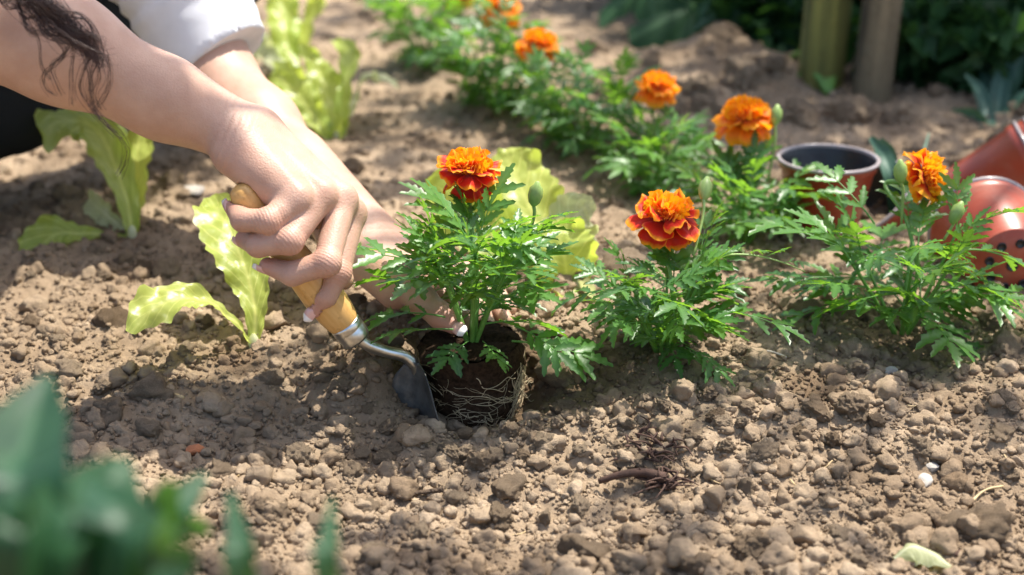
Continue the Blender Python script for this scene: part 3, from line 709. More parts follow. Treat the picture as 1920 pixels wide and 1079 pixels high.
V, Fc = TR.surf(); V = V + 0.004 * np.stack([fbm(V * 22, 3, 61), fbm(V * 22, 3, 62), fbm(V * 22, 3, 63)], -1)
link('trousers', mesh('trousers', V - PO, Fc, M_TROUSER), person)
Vs, Fs = ico(3); Vs = Vs * np.array((0.13, 0.048, 0.05)); Vs[:, 2] = np.maximum(Vs[:, 2], -0.03)
for c in (ft + np.array((0.04, 0, 0)), np.array((-1.12, 1.12, 0.05))):
    link('shoe', mesh('shoe', Vs + np.array((c[0], c[1], float(macro(c[0:1], c[1:2])[0]) + 0.034)) - PO, Fs, M_TROUSER), person)

# hair: fine wavy strands falling from the head over the forearm
hb = MB()
def strand(pts, r0, r1, n=26, wob=0.0):
    p = crom(pts, n); ph = R.uniform(0, 6.3); t = np.linspace(0, 1, n)
    p = p + wob * np.stack([np.sin(t * 11 + ph), np.cos(t * 8 + ph), 0.5 * np.sin(t * 9 + ph * 2)], -1) * t[:, None]
    V, F = tube(p, np.linspace(r0, r1, n), 4, False); hb.add(V, F)
top = hd_ - up_ * 0.02
for i in range(330):
    a = R.gauss(0, 1); b = R.gauss(0, 1); e = R.uniform(0.45, 1.0)
    p0 = top + sd * R.uniform(-0.05, 0.07) + fw * R.uniform(-0.04, 0.04) + np.array((0, -0.05, 0))
    pts = [p0, P(-20 + 30 * a, -170 + 20 * b, 1.05), P(55 + 22 * a + 8 * b, -20 + 8 * b, 1.045 + 0.008 * R.gauss(0, 1)), P(115 + 22 * a * 0.8, 45 + 14 * a * 0 - 10 * b, 1.045), P(165 + 16 * a, 85 + 12 * b, 1.05), P(185 + 14 * b, 120 + 10 * a, 1.052)]
    k = 4 + (i % 3 > 0) * 1 if e > 0.62 else 4
    strand(pts[:k + 1] if k < 5 else pts, 0.00024, 0.00009, 24, 0.0022)
loops = [[(90, 10), (150, 25), (180, 65), (182, 110), (168, 150), (165, 185), (180, 215)], [(60, 0), (120, 40), (138, 90), (135, 140), (138, 195)], [(100, 40), (160, 85), (200, 105), (207, 150), (195, 185), (175, 212)],
         [(80, 60), (130, 85), (105, 118), (82, 140), (85, 165), (100, 178)], [(70, 40), (120, 95), (95, 125), (105, 160), (115, 178)], [(40, 20), (50, 55), (65, 66), (80, 62)], [(110, 70), (150, 90), (168, 140), (172, 190), (185, 220), (215, 245), (236, 275), (234, 305), (222, 328)],
         [(120, 60), (170, 95), (188, 140), (176, 175), (190, 205)], [(30, 10), (70, 70), (78, 120), (95, 150)], [(95, 20), (160, 40), (178, 90), (160, 130), (150, 165), (165, 195), (200, 235), (228, 262)]]
for lp in loops:
    for j in range(7):
        off = R.gauss(0, 2.6), R.gauss(0, 2.6); dd = R.gauss(0, 0.004)
        pts = [P(u + off[0] * (1 + 0.2 * k) + R.gauss(0, 1.5), v + off[1] + R.gauss(0, 1.5), 1.046 + 0.004 * k + dd) for k, (u, v) in enumerate(lp)]
        strand([top + np.array((0.0, -0.06, 0.0)) + sd * R.uniform(-.04, .04), P(lp[0][0] - 60, lp[0][1] - 120, 1.05)] + pts, 0.00026, 0.00012, 44)
for i in range(260):                                                     # hair on the head itself
    th = R.uniform(-1.2, 1.2); p0 = hd_ + up_ * 0.118 + sd * 0.01 * R.gauss(0, 1); s = 1 if R.random() < .5 else -1
    strand([p0, hd_ + up_ * 0.07 + sd * s * 0.07 + fw * 0.05 * th, hd_ + sd * s * 0.088 - fw * 0.03 + fw * 0.04 * th, hd_ - up_ * 0.09 + sd * s * 0.09 - fw * 0.05 + fw * 0.03 * th], 0.0016, 0.0010, 12, 0.003)
link('hair', hb.build('hair', M_HAIR, PO), person)

# ------------------------------------------------------------------ marigolds
def leaflet(mb, base, d, n, L, W, teeth, bend, r):
    """lance-shaped toothed leaflet: midrib with two edges"""
    d = unit(d); n = unit(n - d * n.dot(d)); s = np.cross(d, n); k = 2 * teeth + 2; V = []; rib = []
    for i in range(k + 1):
        t = i / k; wd = W * math.sin(math.pi * min(1, t * 0.94 + 0.04)) ** 0.8 * (1.15 - 0.5 * t)
        if 0 < i < k: wd *= (1.22 if i % 2 else 0.72)
        if i == k: wd = 0.0002
        c = base + d * L * t - n * bend * L * t * t
        adv = d * L * (0.05 if i % 2 else 0)
        V += [c + s * wd + n * wd * 0.35 + adv, c, c - s * wd + n * wd * 0.35 + adv]; rib += [0, 0.55 * (1 - t), 0]
    F = []
    for i in range(k):
        a = 3 * i; F += [(a, a + 1, a + 4, a + 3), (a + 1, a + 2, a + 5, a + 4)]
    mb.add(V, F, rib=rib)
def marigold_leaf(seed, pairs=3, L=0.050):
    r = random.Random(seed); mb = MB(); t = np.linspace(0, 1, 14); dr = r.uniform(0.0, 0.45); sw = r.uniform(-0.12, 0.12)
    p = np.stack([L * t, L * sw * t * t, L * (0.10 * t - dr * t * t)], -1)
    V, F = tube(p, np.linspace(0.00085, 0.0004, 14), 5, False); mb.add(V, F, rib=0.7)
    for i in range(pairs + 1):
        tt = 0.34 + 0.58 * i / pairs; j = tt * 13; k = min(12, int(j)); c = p[k] + (p[k + 1] - p[k]) * (j - k); tg = unit(p[k + 1] - p[k]); nn = unit(np.cross(tg, (0, 1, 0)) * -1); nn = nn if nn[2] > 0 else -nn
        sc_ = (0.75, 1.0, 1.05, 0.95, 0.8)[min(4, i)] * r.uniform(0.85, 1.15)
        for s in (-1, 1):
            an = math.radians(r.uniform(38, 58)); d = tg * math.cos(an) + np.array((0, s, 0)) * math.sin(an) + np.array((0, 0, r.uniform(-0.2, 0.25)))
            leaflet(mb, c, d, nn + 0.35 * np.array((r.gauss(0, .5), r.gauss(0, .5), 0)), L * 0.52 * sc_, L * 0.092 * sc_, 3, r.uniform(0.0, 0.35), r)
    tg = unit(p[-1] - p[-2]); nn = unit(np.cross(tg, (0, -1, 0))); nn = nn if nn[2] > 0 else -nn
    leaflet(mb, p[-1], tg, nn, L * 0.54, L * 0.10, 4, r.uniform(0, .3), r)
    return mb.build('leaf', M_MLEAF)
MLEAF = [marigold_leaf(40 + i, R.choice((2, 2, 3))) for i in range(16)]

def place_leaf(parent, root, me, pos, az, el, roll, size):
    M = Matrix.Translation(Vector(pos - root)) @ Matrix.Rotation(az, 4, 'Z') @ Matrix.Rotation(-el, 4, 'Y') @ Matrix.Rotation(roll, 4, 'X') @ Matrix.Scale(size, 4)
    return link('leaf', me, parent, M)

def petal_mesh(c, out, up, L, W, e0, e1, ruf, notch, off, r, mat_, nu=11, nv=12, cup=0.0):
    """petal growing from c; its rise goes from angle e0 at the base to e1 at the tip"""
    out = unit(out); up = unit(up); s = np.cross(up, out); V = []; E = []; ph = r.uniform(0, 6.3); pos = np.zeros(2); st = L / (nv - 1); prev = 0
    ph2 = r.uniform(0, 6.3); tw = r.uniform(-0.25, 0.25)
    for i in range(nv):
        v = i / (nv - 1); a = e0 + (e1 - e0) * v ** 1.3
        if i: pos = pos + st * np.array((math.cos(a), math.sin(a)))
        wd = W * (0.16 + 0.84 * sst(0, 0.72, v)) * (1 - 0.30 * sst(0.82, 1.0, v))
        for j in range(nu):
            u = -1 + 2 * j / (nu - 1)
            en = -notch * L * v ** 4 * (u * u * 0.9 - 0.25 * math.cos(u * 7 + ph))
            z = ruf * L * v ** 1.6 * (math.sin(u * 3.3 + ph) * 0.6 + 0.4 * math.sin(u * 6.1 + ph2)) + cup * wd * u * u + tw * u * wd * v
            pt = out * (pos[0] + math.cos(a) * en - math.sin(a) * z) + up * (pos[1] + math.sin(a) * en + math.cos(a) * z) + s * wd * u
            V.append(c + pt); E.append(max(abs(u) ** 2.2 * (0.35 + 0.65 * v), v ** 2.4 * 0.98) if True else 0)
    F = [(i * nu + j, i * nu + j + 1, (i + 1) * nu + j + 1, (i + 1) * nu + j) for i in range(nv - 1) for j in range(nu - 1)]
    return mesh('petal', np.array(V) - off, F, mat_, True, {'edge': E})

def flower(parent, root, c, axis, rad, kind, seed, stem_from):
    r = random.Random(seed); ax = unit(np.asarray(axis, float)); s = unit(np.cross(ax, (0.3, 1, 0.1))); t = np.cross(ax, s); k = rad / 0.030
    fl = MB(); V, F = lathe([(-0.022 * k, 0.0024 * k), (-0.019 * k, 0.0040 * k), (-0.012 * k, 0.0056 * k), (-0.004 * k, 0.0068 * k), (0.0, 0.0064 * k), (0.001 * k, 0.0005)], 14, c, ax); fl.add(V, F)
    fo = link('flower', fl.build('flower', M_STEM, root), parent)
    if kind == 'bicolour':
        tiers = [(5, 0.0275, 0.0125, -12, -92, M_PET_RED, 0.09, 0.10), (6, 0.0265, 0.0120, 8, -42, M_PET_RED, 0.12, 0.10), (7, 0.0240, 0.0100, 24, 2, M_PET_RED, 0.20, 0.12), (8, 0.0180, 0.0066, 48, 34, M_PET_MID, 0.25, 0.12)]
    elif kind == 'flame':
        tiers = [(7, 0.026, 0.012, 10, -60, M_PET_MID, 0.16, 0.10), (8, 0.0235, 0.0105, 25, -15, M_PET_MID, 0.22, 0.12), (9, 0.0190, 0.0075, 48, 20, M_PET_MID, 0.25, 0.12)]
    else:
        tiers = [(7, 0.027, 0.0125, 0, -75, M_PET_OR, 0.12, 0.10), (8, 0.025, 0.0115, 20, -25, M_PET_OR, 0.18, 0.10), (9, 0.0195, 0.0080, 45, 18, M_PET_OR, 0.22, 0.12)]
    for ti, (n_, L, W, e0, e1, m_, rf, no) in enumerate(tiers):
        a0 = r.uniform(0, 6.3)
        for i in range(n_):
            a = a0 + 2 * math.pi * (i + r.uniform(-0.25, 0.25)) / n_; out = s * math.cos(a) + t * math.sin(a); q = r.uniform(0.85, 1.12)
            me = petal_mesh(c + ax * (0.0005 + 0.0022 * ti) * k + out * 0.003 * k, out, ax, L * k * q, W * k * r.uniform(0.85, 1.15), math.radians(e0 + r.uniform(-8, 8)), math.radians(e1 + r.uniform(-22, 22)), rf * r.uniform(0.6, 1.5), no, root, r, m_)
            link('petal', me, fo)
    fb = MB(); n_ = 150
    for i in range(n_):
        q = math.sqrt((i + 0.5) / n_); a = i * 2.39996; out = s * math.cos(a) + t * math.sin(a); lean = q * 1.0
        d = unit(ax * math.cos(lean) + out * math.sin(lean)); b = c + ax * 0.003 * k + out * q * 0.0085 * k; L = k * (0.0185 - 0.0055 * q * q) * r.uniform(0.85, 1.2); sd_ = unit(np.cross(d, s * math.cos(a * 3) + t * math.sin(a * 3) + ax * 0.2)); nn = np.cross(sd_, d); V = []; e = []
        for v, wd, cu in ((0, 0.0006, 0), (0.5, 0.0011, 0.0004), (0.8, 0.0019, 0.0010), (1.0, 0.0021, 0.0004)):
            for u in (-1, 0, 1):
                V.append(b + d * L * (v - (0.06 if u and v == 1.0 else 0)) + sd_ * wd * k * u + nn * (cu * k * (1 - u * u) - 0.0009 * k * v * v)); e.append(v * 0.85 + 0.15 * abs(u))
        fb.add(V, [(3 * i_ + j, 3 * i_ + j + 1, 3 * i_ + j + 4, 3 * i_ + j + 3) for i_ in range(3) for j in (0, 1)], edge=e)
    fc = link('floret_centre', fb.build('floret_centre', M_PET_TOP if kind != 'orange' else M_PET_OR, root), fo); fc['kind'] = 'stuff'
    p = crom([stem_from, (stem_from * 0.45 + (c - ax * 0.02 * k) * 0.55) + np.array((R.gauss(0, .002), 0, 0)), c - ax * 0.035 * k, c - ax * 0.019 * k], 18)
    V, F = tube(p, np.interp(np.linspace(0, 1, 18), [0, 0.75, 0.93, 1], [0.0017, 0.0019, 0.0026, 0.0032]), 8); mb = MB(); mb.add(V - root, F); link('flower_stem', mb.build('flower_stem', M_STEM), parent)

def bud(parent, root, base, tip, r0=0.0055):
    ax = unit(tip - base); L = float(np.linalg.norm(tip - base)); bl_ = 0.019
    p = crom([base, base + (tip - base) * 0.5 + np.array((0.002, 0, 0)), tip - ax * bl_], 12); mb = MB(); V, F = tube(p, np.linspace(0.0012, 0.0016, 12), 7); mb.add(V, F)
    V, F = lathe([(-bl_ - 0.001, 0.0016), (-bl_ + 0.002, r0 * 0.75), (-bl_ * 0.6, r0), (-bl_ * 0.25, r0 * 0.9), (-0.002, r0 * 0.5), (0.001, r0 * 0.25), (0.0013, 0.0002)], 16, tip, ax)
    a = np.tile(np.arange(16), 7); cc = tip + np.outer((V - tip) @ ax, ax); V = cc + (V - cc) * (1 + 0.10 * np.cos(a * math.pi))[:, None]; mb.add(V, F)
    link('bud', mb.build('bud', M_STEMR, root), parent)

def marigold(base, height, spread, label, seed, nstem=6, flowers=(), buds=(), group='marigolds planted in the bed', lean=(0, 0), density=1.0, lsize=1.0, low=True, elmin=-5, clear=False):
    r = random.Random(seed); base = np.asarray(base, float)
    root = thing('marigold_plant', label, 'marigold', base, group)
    stems = MB(); a0 = r.uniform(0, 6.3); tops = []
    for i in range(nstem + 1):
        if i == nstem: a, sp, h = 0, 0.08, 0.80
        else: a = a0 + 2 * math.pi * (i + r.uniform(-.2, .2)) / nstem; sp, h = r.uniform(0.45, 0.75), r.uniform(0.62, 0.95)
        end = base + np.array((math.cos(a) * spread * sp + lean[0] * h, math.sin(a) * spread * sp + lean[1] * h, height * h))
        p = crom([base + np.array((math.cos(a), math.sin(a), 0)) * 0.002 - np.array((0, 0, 0.006)), base * 0.5 + end * 0.5 + np.array((math.cos(a), math.sin(a), 0)) * spread * 0.06 + np.array((0, 0, height * 0.04)), end], 16)
        V, F = tube(p, np.linspace(0.0022, 0.0011, 16), 6); stems.add(V, F); tops.append(p)
    link('stem', stems.build('stem', M_STEM, base), root)
    for si, p in enumerate(tops):
        nn = max(3, int(round(5.2 * density))); ph = r.uniform(0, 6.3)
        for k in range(nn):
            f = (k + 0.75 if low else k + 1.3) / nn; f = min(0.99, f); j = f * 15; q = int(j); pos = p[q] + (p[min(15, q + 1)] - p[q]) * (j - q)
            for s in (0, 1):
                az = ph + k * math.pi / 2 + s * math.pi + r.uniform(-.35, .35); rv = pos - base
                if math.hypot(rv[0], rv[1]) > 0.012:
                    oa = math.atan2(rv[1], rv[0]); dlt = (az - oa + math.pi) % (2 * math.pi) - math.pi; az = oa + dlt * 0.62
                if clear and pos[2] - base[2] < 0.045 and math.cos(az - math.radians(215)) > 0.45: continue
                el = math.radians(r.uniform(elmin, 50) if f < 0.8 else r.uniform(20, 75))
                place_leaf(root, base, r.choice(MLEAF), pos, az, el, r.uniform(-.5, .5), lsize * r.uniform(0.8, 1.2) * (0.78 if f > 0.9 else 1) * (0.8 if f < 0.25 else 1))
    for (c, axis, rad, kind) in flowers: flower(root, base, np.asarray(c), axis, rad, kind, seed + 5, tops[-1][11])
    for b, t in buds: bud(root, base, np.asarray(b), np.asarray(t))
    return root, tops

# the one being planted, with its root ball
b1_ = BALL.copy()
m1, _ = marigold(b1_, 0.102, 0.055, 'marigold with red and orange bloom held upright on its bare root ball', 3, 6,
    [(P(879, 330, 1.235), (0.02, -0.06, 1.0), 0.0295, 'bicolour')], [(P(985, 470, 1.235), P(1008, 343, 1.215))], density=1.0, low=False, elmin=12, lsize=0.92, clear=True)
for (u, v, d, az, el, sz) in ((878, 640, 1.212, -1.95, 0.05, 0.72), (850, 618, 1.208, -2.8, 0.1, 0.9), (965, 612, 1.208, -0.7, -0.1, 0.9), (835, 595, 1.212, 3.0, 0.1, 0.95), (905, 640, 1.212, -1.2, 0.0, 0.6), (960, 640, 1.22, -0.3, 0.0, 1.1), (790, 490, 1.22, 2.9, 0.15, 1.15)):
    place_leaf(m1, b1_, R.choice(MLEAF), P(u, v, d), az, el, R.uniform(-.4, .4), sz)
rb = MB(); ks, hs = 64, 26; V = []; H_ = 0.074
def ballr(z, a=0):  # z from 0 (top) down
    return 0.0440 - 0.0060 * np.clip(z / H_, 0, 1)
for i in range(hs):
    z = H_ * i / (hs - 1)
    for j in range(ks):
        a = 2 * math.pi * j / ks; V.append((a, z))
V = np.array(V); cyl = np.stack([np.cos(V[:, 0]), np.sin(V[:, 0]), V[:, 1] * 30], -1)
rr = ballr(V[:, 1]) * (1 - 0.10 * np.clip(1 - V[:, 1] / 0.006, 0, 1)) + 0.0024 * fbm(cyl * 5, 4, 70)
side_ = np.stack([rr * np.cos(V[:, 0]), rr * np.sin(V[:, 0]), -V[:, 1] + 0.0015 * fbm(cyl * 3 + 9, 2, 71)], -1)
F = [(i * ks + j, (i + 1) * ks + j, (i + 1) * ks + (j + 1) % ks, i * ks + (j + 1) % ks) for i in range(hs - 1) for j in range(ks)]
rb.add(side_, F)
rs_ = [0.0400, 0.03, 0.02, 0.01, 0.001]; Vt = np.array([(q * math.cos(2 * math.pi * j / ks), q * math.sin(2 * math.pi * j / ks), 0) for q in rs_ for j in range(ks)]); Vt[:, 2] = 0.0005 + 0.0028 * fbm(Vt * 160, 3, 73)
rb.add(Vt, [(i * ks + j, i * ks + (j + 1) % ks, (i + 1) * ks + (j + 1) % ks, (i + 1) * ks + j) for i in range(4) for j in range(ks)])
rbo = link('root_ball', rb.build('root_ball', M_PEAT), m1)
rr_ = random.Random(5)
for i in range(170):
    kind = rr_.random(); a = rr_.uniform(-math.pi, 0.0) if i < 95 else rr_.uniform(0, math.pi); n = 22; t = np.linspace(0, 1, n)
    if kind < 0.5:      # long arcs round the ball
        z0 = 0.013 + 0.046 * rr_.random() ** 0.8; sp = rr_.uniform(0.5, 1.5) * rr_.choice((-1, 1)); zz = z0 + rr_.uniform(-.014, .014) * t + 0.006 * np.sin(t * 3 + rr_.uniform(0, 6))
    elif kind < 0.8:    # steep ones
        z0 = rr_.uniform(0.012, 0.04); sp = rr_.uniform(-0.5, 0.5); zz = z0 + rr_.uniform(0.015, 0.04) * t
    else:
        z0 = 0.048 + 0.02 * rr_.random(); sp = rr_.uniform(-0.9, 0.9); zz = z0 + 0.004 * np.sin(t * 7 + rr_.uniform(0, 6))
    zz = np.clip(zz, 0.004, 0.069); aa = a + sp * t + 0.05 * np.sin(t * 9 + rr_.uniform(0, 6)); zz = zz + 0.0012 * np.sin(t * 13 + rr_.uniform(0, 6))
    q = ballr(zz) + 0.0014 + 0.0012 * np.sin(t * 5 + rr_.uniform(0, 6)); th = rr_.choice((0.00014, 0.00018, 0.00024, 0.0004))
    V, F = tube(np.stack([q * np.cos(aa), q * np.sin(aa), -zz], -1), np.linspace(th, th * 0.5, n), 5, False); link('root', mesh('root', V, F, M_ROOT), rbo)
for i in range(26):     # roots climbing the two visible edges
    a = (rr_.uniform(-0.55, -0.02) if i < 16 else rr_.uniform(-3.05, -2.7)); z0 = rr_.uniform(0.008, 0.03); n = 20; t = np.linspace(0, 1, n); zz = z0 + (0.066 - z0) * t * rr_.uniform(0.6, 1.0); aa = a + rr_.uniform(-0.5, 0.2) * t ** 2 + 0.04 * np.sin(t * 8 + i); q = ballr(zz) + 0.0012 + 0.0012 * np.sin(t * 6 + i)
    V, F = tube(np.stack([q * np.cos(aa), q * np.sin(aa), -zz], -1), np.linspace(0.0004, 0.0002, n), 5, False); link('root', mesh('root', V, F, M_ROOT), rbo)
for i in range(9):      # loose root ends at the ball's right edge
    a = rr_.uniform(-0.5, 0.1); z = rr_.uniform(0.015, 0.06); q = ballr(z); t = np.linspace(0, 1, 14); d = rr_.uniform(0.004, 0.011)
    V, F = tube(np.stack([(q + d * t) * np.cos(a + 0.2 * t), (q + d * t) * np.sin(a + 0.2 * t), -z - 0.008 * t + 0.003 * np.sin(6 * t + i)], -1), np.linspace(0.0004, 0.0002, 14), 5, False); link('root', mesh('root', V, F, M_ROOT), rbo)

g = G(1245, 668)
m2, _ = marigold(g, 0.088, 0.050, 'marigold with red petals edged in orange and one long arching side shoot', 17, 7,
    [(P(1247, 415, 1.262), (0.10, -0.10, 1.0), 0.0325, 'bicolour')], [(P(1300, 480, 1.25), P(1326, 334, 1.27))], density=0.8, lsize=0.85, elmin=8)
p = crom([P(1285, 520, 1.25), P(1340, 484, 1.25), P(1400, 478, 1.25), P(1460, 490, 1.25), P(1510, 510, 1.25)], 20); mb = MB(); V, F = tube(p, np.linspace(0.0013, 0.0005, 20), 6); mb.add(V, F); link('side_shoot', mb.build('side_shoot', M_STEMR, g), m2)
for k_ in (6, 9, 12, 15): place_leaf(m2, g, R.choice(MLEAF), p[k_], R.uniform(-1, 1), 0.3, R.uniform(-.6, .6), 0.32)
for (u, v, az, el, sz) in ((1330, 585, -0.2, 0.05, 1.1), (1285, 650, -0.7, -0.25, 0.7), (1170, 545, 3.0, 0.0, 0.9)):
    place_leaf(m2, g, R.choice(MLEAF), P(u, v, 1.235), az, el, R.uniform(-.3, .3), sz)
g = G(1690, 628)
m3, _ = marigold(g, 0.105, 0.080, 'loose leggy marigold with sideways orange bloom in front of the fallen pots', 29, 6,
    [(P(1728, 332, 1.325), (0.75, -0.42, 0.35), 0.029, 'flame')], [(P(1690, 420, 1.32), P(1688, 302, 1.30)), (P(1770, 450, 1.3), P(1803, 380, 1.29))], density=0.62, lsize=1.1)
for (u, v, az, el, sz) in ((1800, 470, 0.15, 0.0, 1.2), (1810, 520, -0.25, -0.1, 1.2), (1590, 470, 2.9, 0.3, 1.3), (1560, 520, 3.2, -0.1, 1.0), (1740, 600, -0.9, -0.4, 1.2), (1760, 620, -1.2, -0.7, 1.1), (1600, 560, 3.4, -0.2, 1.0), (1640, 420, 2.4, 0.7, 1.1)):
    place_leaf(m3, g, R.choice(MLEAF), P(u, v, 1.31), az, el, R.uniform(-.3, .3), sz)
g = G(1398, 452); marigold(g, 0.070, 0.060, 'marigold with plain orange bloom and tall bud beside the upright pot', 41, 6, [(P(1396, 228, 1.545), (-0.12, -0.1, 1.0), 0.0335, 'orange')], [(P(1440, 340, 1.54), P(1458, 198, 1.53))], density=0.8, lsize=0.9)
g = G(1222, 352); marigold(g, 0.062, 0.055, 'marigold with upright orange bloom on a bare stalk near the soil mound', 53, 6, [(P(1231, 168, 1.72), (0.1, -0.12, 1.0), 0.0285, 'orange')], [], density=0.7, lsize=0.9)
g = G(1085, 285); marigold(g, 0.105, 0.085, 'leafy marigold without any open bloom in the middle of the row', 67, 7, [], [], density=0.9, lsize=0.85)
g = G(930, 205); marigold(g, 0.118, 0.09, 'bushy bright green marigold with one low rounded orange bloom', 71, 8, [(P(1010, 88, 1.86), (0.15, -0.12, 1.0), 0.030, 'orange')], [], density=1.1, lean=(0.0, 0), lsize=0.9)
g = G(800, 128); marigold(g, 0.125, 0.085, 'dusty dark green marigold with two orange blooms at the far end of the row', 83, 7, [(P(938, 18, 2.06), (0.1, -0.3, 1.0), 0.034, 'orange'), (P(862, -8, 2.2), (0, -0.2, 1), 0.026, 'orange')], [], density=0.9, lean=(0.0, 0), lsize=0.9)

# ------------------------------------------------------------------ leaves along a spine (lettuce, blades)
def blade(pts, width, side, ruf=0.0, freq=3.0, cup=0.2, n=40, m=17, seed=0, ribw=0.10, crumple=0.0, jag=0.0, thick=0.0):
    """one leaf: width profile (fractions) along a curved midrib, wavy margin, channelled cross-section"""
    r = random.Random(seed); p = crom(pts, n); t, S, N = frames(p, side); tt = np.linspace(0, 1, n); wd = np.interp(tt, np.linspace(0, 1, len(width)), width)
    wd = np.convolve(np.pad(wd, 2, 'edge'), np.ones(5) / 5, 'valid'); wd[0], wd[-1] = width[0], width[-1]
    us = np.linspace(-1, 1, m); ph = r.uniform(0, 6.3); V = []; rib = []; al_ = []; ac_ = []
    for i in range(n):
        for u in us:
            al_.append(tt[i]); ac_.append(abs(u)); au = abs(u); e = wd[i] * u * (1 + jag * au ** 4 * math.sin(tt[i] * 70 + (u > 0) * 2 + ph) * 0.5)
            z = cup * wd[i] * au ** 1.6 + ruf * wd[i] * au ** 2 * math.sin(tt[i] * freq * 6.28 + (1.7 if u > 0 else 0) + ph + u) + 0.4 * ruf * wd[i] * au ** 3 * math.sin(tt[i] * freq * 14 + ph * 2 + u * 2)
            V.append(p[i] + S[i] * e + N[i] * z); rib.append(max(0, 1 - (au * wd[i]) / (ribw * max(width) + 1e-9)) * (1 - 0.75 * tt[i]))
    V = np.array(V)
    if crumple: V = V + (np.repeat(N, m, 0) * (crumple * fbm(V * 95, 3, seed + 3))[:, None])
    F = [(i * m + j, i * m + j + 1, (i + 1) * m + j + 1, (i + 1) * m + j) for i in range(n - 1) for j in range(m - 1)]
    return V, F, {'rib': rib, 'along': al_, 'across': ac_}
def leafpart(parent, root, name, mat_, *a, **k):
    V, F, rib = blade(*a, **k); return link(name, mesh(name, V - root, F, mat_, True, rib), parent)
def lettuce(label, base, leaves):
    base = np.asarray(base); o = thing('lettuce_plant', label, 'lettuce', base, 'young lettuces in the bed')
    for i, (pts, wd, side, ruf, pale) in enumerate(leaves):
        leafpart(o, base, 'leaf', M_LETTP if pale else M_LETT, [base + np.array((0, 0, -0.004))] + [P(*q) for q in pts], wd, np.array(side, float), ruf=ruf, freq=3.2, cup=0.25, seed=int(abs(base[0]) * 1000) + i, crumple=0.0022, jag=0.14, n=56, m=23)
    V, F = lathe([(-0.01, 0.003), (0.0, 0.0048), (0.006, 0.004), (0.010, 0.0012)], 14, base, (0.05, 0, 1)); link('stump', mesh('stump', V - base, F, M_LETTP, True, {'rib': np.full(len(V), 0.8)}), o)
    return o
XS = (1, 0, 0)
b = G(475, 640); dB = 1.30
lettuce('small lettuce under the fist, one leaf upright and one flopped to the soil', b, [
    ([(478, 580, 1.29), (465, 520, 1.30), (440, 455, 1.31), (412, 400, 1.335), (392, 372, 1.36)], [0.0035, 0.010, 0.0185, 0.026, 0.024, 0.005], (1, 0.25, 0.1), 0.16, False),
    ([(440, 605, 1.27), (395, 568, 1.26), (345, 560, 1.25), (290, 580, 1.235), (245, 625, 1.22)], [0.0026, 0.0036, 0.007, 0.0175, 0.021, 0.006], (-0.25, 0.75, 0.75), 0.20, False)])
b = G(248, 440)
lettuce('lettuce with a tall glossy leaf and a pale folded leaf beside the dark trousers', b, [
    ([(240, 380, 1.56), (215, 310, 1.58), (190, 255, 1.60), (150, 228, 1.60), (98, 235, 1.57), (85, 285, 1.54)], [0.005, 0.012, 0.019, 0.024, 0.028, 0.022, 0.004], (0.9, 0.3, -0.1), 0.25, False),
    ([(252, 380, 1.57), (258, 310, 1.59), (262, 255, 1.62), (285, 215, 1.64)], [0.006, 0.013, 0.018, 0.018, 0.005], (0.9, -0.4, 0.1), 0.22, False),
    ([(200, 440, 1.54), (150, 438, 1.53), (105, 440, 1.52), (70, 470, 1.50), (55, 497, 1.495)], [0.0028, 0.0035, 0.008, 0.020, 0.022, 0.006], (-0.1, 0.8, 0.7), 0.22, False),
    ([(215, 415, 1.56), (190, 395, 1.57), (165, 372, 1.58)], [0.004, 0.010, 0.014, 0.012], (0.75, -0.5, 0.5), 0.15, True)])
b = G(632, 258)
lettuce('upright lettuce with frilled leaves standing behind the crossed arms', b, [
    ([(628, 225, 1.88), (612, 170, 1.90), (590, 118, 1.92), (562, 84, 1.92)], [0.008, 0.018, 0.021, 0.014, 0.004], (1, 0.2, 0), 0.42, False),
    ([(640, 215, 1.86), (652, 150, 1.87), (655, 100, 1.90), (628, 74, 1.93)], [0.006, 0.010, 0.011, 0.015, 0.005], (0.8, -0.6, 0), 0.30, False),
    ([(590, 220, 1.87), (560, 180, 1.87), (525, 145, 1.87), (505, 150, 1.85)], [0.008, 0.014, 0.024, 0.022, 0.005], (0.4, 0.5, 0.7), 0.30, False),
    ([(660, 190, 1.90), (685, 140, 1.92), (720, 140, 1.92), (748, 165, 1.90)], [0.006, 0.010, 0.018, 0.018, 0.005], (0.2, 0.8, 0.6), 0.28, True)])
b = G(545, 150)
lettuce('blurred lettuce at the bed edge next to the white sleeve', b, [
    ([(540, 110, 2.16), (532, 50, 2.18), (528, 0, 2.2), (520, -40, 2.2)], [0.008, 0.016, 0.024, 0.022, 0.006], (1, 0.3, 0), 0.38, False),
    ([(510, 110, 2.14), (480, 80, 2.14), (465, 55, 2.14), (455, 70, 2.12)], [0.007, 0.012, 0.020, 0.020, 0.006], (0.5, 0.5, 0.7), 0.35, True),
    ([(560, 100, 2.18), (580, 40, 2.2), (600, 5, 2.2), (610, 0, 2.18)], [0.006, 0.012, 0.017, 0.016, 0.006], (0.8, -0.5, 0.2), 0.35, False)])
b = G(1075, 570)
